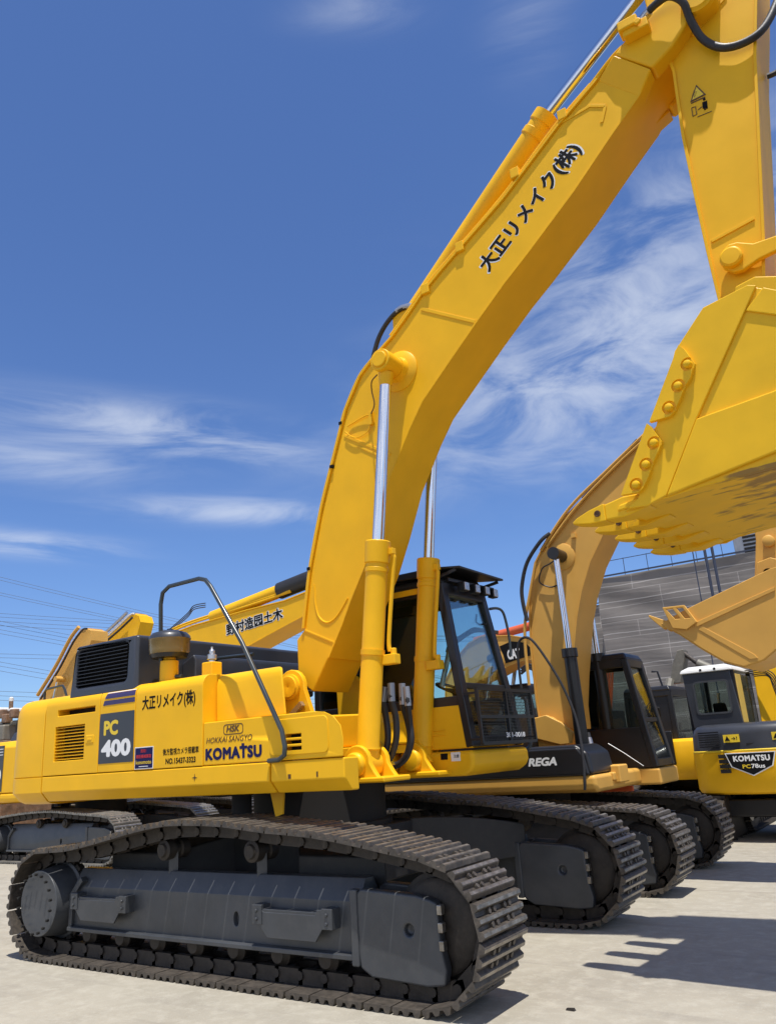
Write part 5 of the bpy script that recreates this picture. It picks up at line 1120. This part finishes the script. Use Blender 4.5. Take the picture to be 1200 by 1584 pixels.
MB().box(-1.0, .9, -.6, .6, 2.6, 3.0).build('engine', 'olive', T11, bevel=.05)

# ---- small excavator seen from behind, right edge
SX, SY = 2.88, 8.45
T3 = thing('mini_excavator', 'small yellow excavator turned tail on, PC78us badge, white roofed cab', 'excavator', (SX, SY, 0), 0, GRP)
for s in (-1, 1):
    b = MB(); 
    sec = [(-1.35, .35), (-1.2, .1), (-1.0, .03), (1.0, .03), (1.2, .1), (1.35, .35), (1.2, .60), (1.0, .66), (-1.0, .66), (-1.2, .60)]
    b.prism(sec, s * .93 - .22, s * .93 + .22, 'x'); tk = b.build('crawler_track', 'steel_d', T3, bevel=.02)
    for k in range(18):
        y = -1.05 + 2.1 * k / 17
        for z in (.015, .675): MB().box(s * .93 - .225, s * .93 + .225, y - .012, y + .012, z - .02, z + .02).build('grouser', 'steel_d', tk) if k % 3 == 0 else None
MB().box(-.8, .8, -.8, .8, .35, .62).build('center_frame', 'black', T3, bevel=.03)
MB().cyl((0, 0, .62), (0, 0, .80), .5, n=30).build('slewing_ring', 'black', T3)
def pl3(i, x0=-1.15, x1=1.15, yr=-1.17):
    r = .34; p = []
    for k in range(9): a = R_(180 + 78 * k / 8); p.append((x0 + r + (r - i) * math.cos(a), yr + .12 + r + (r - i) * math.sin(a)))
    for k in range(1, 10): t = -1 + 2 * k / 10; xx = t * (x1 - r * 1.2); p.append((xx, yr + .12 * t * t + i - .0))
    for k in range(9): a = R_(282 + 78 * k / 8); p.append((x1 - r + (r - i) * math.cos(a), yr + .12 + r + (r - i) * math.sin(a)))
    return p + [(x1 - i, .9), (x0 + i, .9)]
cw = MB().loft([[(a, b, z) for a, b in pl3(i)] for z, i in ((.71, .10), (.74, .03), (.80, 0), (1.345, 0), (1.36, .012))]).build('counterweight', 'yellow', T3)
MB().loft([[(a, b, z) for a, b in pl3(i)] for z, i in ((1.355, .0), (1.375, -.002), (1.385, .01))]).build('edge_strip', 'dyellow', T3)
cv = MB().loft([[(a, b, z) for a, b in pl3(i)] for z, i in ((1.385, .012), (1.62, .03), (1.71, .06), (1.765, .12), (1.79, .22))]).build('rear_cover', 'hood', T3)
YR = -1.17
for k in range(7): MB().box(-.94, -.62, YR + .028 + .03, YR + .075, 1.44 + .036 * k, 1.462 + .036 * k).build('vent_slat', 'black', cv)
for r_ in range(4):
    for k in range(9 if r_ else 7): MB().box(-.62 + .022 * k - .05 - (.0), -.605 + .022 * k - .05, YR - .001, YR + .06, 1.04 + .075 * r_, 1.095 + .075 * r_).build('vent_slot', 'dark', cw)
bdg = [(-.52, 1.32), (1.0, 1.32), (1.0, 1.20), (.24, 1.00), (-.46, 1.16)]
MB().prism([(-.565, 1.338), (.185, 1.338), (.115, 1.125), (-.19, .985), (-.495, 1.125)], YR - .006, YR + .05, 'y').build('badge_border', 'dwhite', cw)
bg_ = MB().prism([(-.545, 1.325), (.165, 1.325), (.100, 1.135), (-.19, 1.003), (-.480, 1.135)], YR - .009, YR + .05, 'y').build('badge', 'ink', cw)
text('KOMATSU', (-.45, YR - .010, 1.205), X_, Z_, .54, .090, 'dwhite', cw, bold=.05, space=1.1)
text('PC', (-.33, YR - .010, 1.10), X_, Z_, .12, .06, 'dyellow', cw, bold=.03)
text('78us', (-.20, YR - .010, 1.10), X_, Z_, .20, .065, 'dwhite', cw, bold=.03)
for x in (-.55, .17):
    lb = MB().box(x, x + .24, YR + .020, YR + .06, 1.50, 1.62).build('warning_label', 'dyellow', cv)
    MB().prism([(x + .02, 1.525), (x + .10, 1.525), (x + .06, 1.60)], YR + .015, YR + .03, 'y').build('warning_triangle', 'ink', cv)
    text('→!', (x + .12, YR + .018, 1.535), X_, Z_, .09, .05, 'ink', cv, bold=.02)
MB().box(-.22, -.06, YR + .022, YR + .05, 1.455, 1.475).build('key_slot', 'dark', cv)
# its cab (rear wall faces the viewer)
x0, x1, y0, y1 = -1.16, -.30, -.62, .80
tub = MB().prism([(x0 + .06, 1.75), (x0, 2.66), (x1 - .08, 2.66), (x1, 1.75)], y0, y0 + .07, 'y').build('cab', 'hood', T3, bevel=.015)
cut(tub, MB().prism(rr(x0 + .17, x1 - .15, 1.98, 2.50, .06), y0 - .2, y0 + .3, 'y'))
wf = MB(); a, c = rr(x0 + .15, x1 - .13, 1.96, 2.52, .07), rr(x0 + .18, x1 - .16, 1.99, 2.49, .05)
for i in range(len(a)):
    j = (i + 1) % len(a); wf.loft([[(a[i][0], y0 - .015, a[i][1]), (a[j][0], y0 - .015, a[j][1]), (c[j][0], y0 - .015, c[j][1]), (c[i][0], y0 - .015, c[i][1])], [(a[i][0], y0 + .01, a[i][1]), (a[j][0], y0 + .01, a[j][1]), (c[j][0], y0 + .01, c[j][1]), (c[i][0], y0 + .01, c[i][1])]])
wf.build('window_frame', 'grey', tub)
MB().box(x0 + .16, x1 - .14, y0 + .02, y0 + .028, 1.97, 2.51).build('rear_window', 'glass_d', tub, smooth=False)
for xx, zz in ((x0 + .04, 1), (x1 - .06, 1)):
    for yy in (y0 + .09, y1): MB().bar((xx, yy, .95), (xx, yy, 2.66), .07, .07, up=(0, 1, 0)).build('cab_pillar', 'black', tub)
MB().box(x1 - .035, x1 - .02, y0 + .14, -.08, 1.8, 2.60).build('side_panel', 'pale', tub, bevel=.008)
MB().box(x1 - .03, x1 - .024, -.04, y1 - .04, 1.8, 2.60).build('side_window', 'glass_d', tub, smooth=False)
MB().box(x0 + .02, x0 + .026, y0 + .14, y1 - .04, 1.3, 2.60).build('door_window', 'glass_d', tub, smooth=False)
MB().box(x0 + .05, x1 - .05, y1 - .003, y1 + .003, 1.3, 2.6).build('windscreen', 'glass_d', tub, smooth=False)
MB().box(x0 + .02, x1 - .02, y0 + .1, y1, .95, 1.35).build('cab_floor', 'black', tub)
MB().loft([[(x0 - .03, y0 - .04, 2.66), (x1 - .02, y0 - .04, 2.66), (x1 - .02, y1 + .06, 2.66), (x0 - .03, y1 + .06, 2.66)], [(x0 - .01, y0 - .02, 2.72), (x1 - .05, y0 - .02, 2.72), (x1 - .05, y1 + .03, 2.72), (x0 - .01, y1 + .03, 2.72)], [(x0 + .10, y0 + .08, 2.775), (x1 - .15, y0 + .08, 2.775), (x1 - .15, y1 - .05, 2.775), (x0 + .10, y1 - .05, 2.775)]]).build('cab_roof', 'white', tub, bevel=.02)
for x in (-.85, -.62): MB().box(x, x + .035, y0 - .043, y0 - .02, 2.685, 2.72).build('roof_bolt', 'ink', tub)
st_ = MB().box(-.90, -.55, -.1, .35, 1.35, 1.75).loft([[(-.86, -.1, 1.7), (-.60, -.1, 1.7), (-.60, .05, 1.7), (-.86, .05, 1.7)], [(-.83, -.24, 2.15), (-.63, -.24, 2.15), (-.63, -.12, 2.15), (-.83, -.12, 2.15)]]).build('seat', 'seat', tub, bevel=.03)
MB().bar((-.95, .55, 1.5), (-.86, .5, 2.35), .04, .04).bar((-.58, .1, 1.6), (-.60, .1, 2.3), .03, .03).build('cab_lever', 'silver', tub)
MB().box(-.62, -.42, y1 - .06, y1 - .05, 2.36, 2.45).build('notice_plate', 'white', tub)
MB().box(x0 + .10, x0 + .16, .1, .14, 1.9, 2.6).build('cab_handle', 'silver', tub)
# boom upright and hoses
bm3 = MB().prism([(.35, 1.2), (.95, 1.2), (1.15, 2.2), (1.0, 3.3), (.6, 3.3), (.5, 2.3)], -.22, .22, 'x').build('boom', 'yellow', T3, bevel=.02)
for k in range(5): MB().tube([U(1150 + 4 * k, 1038 + 2 * k, y=8.9) - Vector((SX, SY, 0)), U(1175 + 3 * k, 1034 + 3 * k, y=8.75) - Vector((SX, SY, 0)), U(1195, 1042 + 5 * k, y=8.7) - Vector((SX, SY, 0)), U(1203, 1060 + 6 * k, y=8.7) - Vector((SX, SY, 0))], .010, 8).build('hydraulic_hose', 'rubber', T3)
for k in range(4): MB().tube([U(1124 + 4 * k, 1018, y=9.3) - Vector((SX, SY, 0)), U(1126 + 4 * k, 1050, y=9.3) - Vector((SX, SY, 0))], .018, 6, False).build('hydraulic_hose', 'rubber', T3)
MB().box(.45, 1.1, -.55, .85, 1.36, 1.9).build('engine_cover', 'hood', T3, bevel=.06)

# ------------------------------------------------------------------ building under netting
BD = thing('building', 'tall block wrapped in grey scaffold netting behind the parked machines', 'building', (0, 25, 0))
def wavy(x0, x1, y, z0, z1, name, seed):
    bm = bmesh.new(); nx, nz = int((x1 - x0) * 6), int((z1 - z0) * 7); rnd = random.Random(seed)
    ph = [(rnd.uniform(.5, 2.5), rnd.uniform(2, 6), rnd.uniform(0, 6), rnd.uniform(.2, 1)) for _ in range(6)]
    g = [[bm.verts.new((x0 + (x1 - x0) * i / nx, y + sum(.018 * d * math.sin(a * (x0 + (x1 - x0) * i / nx) + b * (z0 + (z1 - z0) * j / nz) + c) for a, b, c, d in ph), z0 + (z1 - z0) * j / nz)) for i in range(nx + 1)] for j in range(nz + 1)]
    for j in range(nz):
        for i in range(nx): bm.faces.new((g[j][i], g[j][i + 1], g[j + 1][i + 1], g[j + 1][i]))
    me = bpy.data.meshes.new(name); bm.to_mesh(me); bm.free(); me.materials.append(M['net']); me.shade_smooth()
    o = bpy.data.objects.new(name, me); COL.objects.link(o); o.parent = BD; return o
MB().box(-5.40, 14, .25, 12, 0, 7.9).build('wall', 'galv', BD)
wavy(-5.49, 14, 0, 0, 8.05, 'netting', 3); wavy(-7.6, -5.5, .9, 0, 7.15, 'netting', 9)
MB().box(-7.5, -5.45, 1.1, 6, 0, 7.0).build('wall', 'galv', BD)
rl = MB().bar((-5.6, -.05, 8.12), (14, -.05, 8.12), .05, .06).build('guard_rail', 'wire', BD)
MB().bar((-5.5, 1.0, 8.95), (14, 1.0, 8.95), .025, .025).build('guard_rail', 'wire', BD)
MB().bar((-7.6, .85, 7.22), (-5.5, .85, 7.22), .04, .04).build('guard_rail', 'wire', BD)
for k in range(20): MB().bar((-5.5 + .98 * k, 1.0, 7.8), (-5.5 + .98 * k, 1.0, 8.98), .022, .022, up=(0, 1, 0)).build('rail_post', 'wire', BD)
AC = thing('roof_unit', 'grey ventilation unit with dark louvres on the netted building roof', 'air unit', (.45, 25.6, 7.9))
un_ = MB().box(-.45, .8, -.4, .4, 0, .95).build('unit_case', 'galv', AC, bevel=.02)
for k in range(5): MB().box(-.1, .7, -.43, -.39, .16 + .15 * k, .24 + .15 * k).build('louvre', 'dark', un_)
for k, (px, r) in enumerate(((1098, .045), (1110, .045), (1079, .018))):
    c = U(px, 900, y=20); o = MB().cyl((0, 0, 0), (0, 0, 9.6), r, n=10).build('mast', 'wire')
    o.location = (c.x, 20, 0)
    tag(o, ('left one of two dark poles standing in front of the netted building', 'right one of two dark poles standing in front of the netted building', 'thin pole left of the two dark poles by the netted building')[k], 'pole', 'poles in front of the building')

# ------------------------------------------------------------------ power lines
LN = [((-60, 873), (240, 943), 0), ((-60, 878), (240, 947), 0), ((-60, 899), (240, 960), 0), ((-60, 903), (240, 964), 0), ((-60, 940), (260, 958), 0), ((-60, 946), (260, 962), 0), ((-60, 944), (240, 1000), 0), ((-60, 950), (240, 1005), 0),
      ((-60, 958), (260, 1013), 0), ((-60, 964), (260, 1019), 0), ((-60, 1005), (260, 1009), 0), ((-60, 1011), (260, 1015), 0), ((-60, 1008), (260, 1062), 0), ((-60, 1015), (260, 1066), 0), ((-60, 1022), (260, 1075), 0), ((-60, 1062), (260, 1070), 0), ((-60, 1069), (260, 1077), 0), ((-60, 1076), (260, 1083), 0), ((-60, 953), (260, 968), 0), ((-60, 960), (260, 973), 0)]
nth = ('topmost', 'second', 'third', 'fourth', 'fifth', 'sixth', 'seventh', 'eighth', 'ninth', 'tenth', 'eleventh', 'twelfth', 'thirteenth', 'fourteenth', 'fifteenth', 'sixteenth', 'seventeenth', 'lowest', 'nineteenth', 'twentieth')
order = sorted(range(len(LN)), key=lambda i: LN[i][0][1]); names = ['topmost', 'second', 'third', 'fourth', 'fifth', 'sixth', 'seventh', 'eighth', 'ninth', 'tenth', 'eleventh', 'twelfth', 'thirteenth', 'fourteenth', 'fifteenth', 'sixteenth', 'seventeenth', 'third lowest', 'second lowest', 'lowest']
for rank, i in enumerate(order):
    (a, b, _) = LN[i]; p, q = U(*a, y=70), U(*b, y=70 + 25)
    e = q + (q - p) * 1.6; st0 = p + (p - q) * .6; pts = []
    for k in range(25):
        t = k / 24; v = st0.lerp(e, t); v.z -= 4 * t * (1 - t) * .9; pts.append(v)
    o = MB().tube(pts, .032, 5, False).build('power_line', 'wire'); tag(o, '%s power line by height at the left edge of the sky' % names[rank], 'power line', 'power lines crossing the sky')

# ------------------------------------------------------------------ ground
bm = bmesh.new(); n = 1
S = 600
vs = [bm.verts.new(p) for p in ((-S, -S, 0), (S, -S, 0), (S, S, 0), (-S, S, 0))]; bm.faces.new(vs)
me = bpy.data.meshes.new('ground'); bm.to_mesh(me); bm.free(); me.materials.append(M['concrete'])
gr = bpy.data.objects.new('ground', me); COL.objects.link(gr); gr['kind'] = 'structure'
c = U(882, 1563, z=0); o = MB().loft([[(-.03, -.012, 0), (.03, -.015, 0), (.035, .012, 0), (-.028, .015, 0)], [(-.022, -.008, .014), (.024, -.01, .018), (.026, .008, .016), (-.02, .01, .012)]]).build('pebble', 'steel_d'); o.location = (c.x, c.y, 0)
tag(o, 'small dark stone lying on bare concrete in front of the track', 'stone')

M['bounce_cut_dark'] = paint('bounce_cut_dark', (0.045, 0.045, 0.047), 0.9, var=0.2, bump=0.3, bscale=60)  # dark ground added out of view to cut bounce onto undersides
bm = bmesh.new()
for q in (((7.2, -60), (60, -60), (60, 40), (7.2, 40)), ((-60, -60), (7.2, -60), (7.2, -10.5), (-60, -10.5))): bm.faces.new([bm.verts.new((a, b, .004)) for a, b in q])
me = bpy.data.meshes.new('unseen_dark_apron'); bm.to_mesh(me); bm.free(); me.materials.append(M['bounce_cut_dark'])
rd = bpy.data.objects.new('unseen_dark_apron', me); COL.objects.link(rd); rd['kind'] = 'structure'
wl_ = MB().box(-80, -7.8, 22, 22.25, 0, 2.3).box(-7.8, 40, 19.5, 19.75, 0, 1.6).build('backdrop_wall', 'hood'); tag(wl_, 'low dark backdrop wall added to darken the gaps beneath the parked machines', 'wall')  # wall added so the gaps under the machines stay dark
T12 = thing('crawler_excavator', 'tan excavator almost hidden behind the main counterweight, only its tracks showing', 'excavator', (-10.6, 8.7, 0), 0, GRP)
gen(T12, 'tan', (1.0, 3.66, .41, .60, 40), (-2.75, 1.35, 1.25, 1.06, 2.1), None, tm='steel_d')
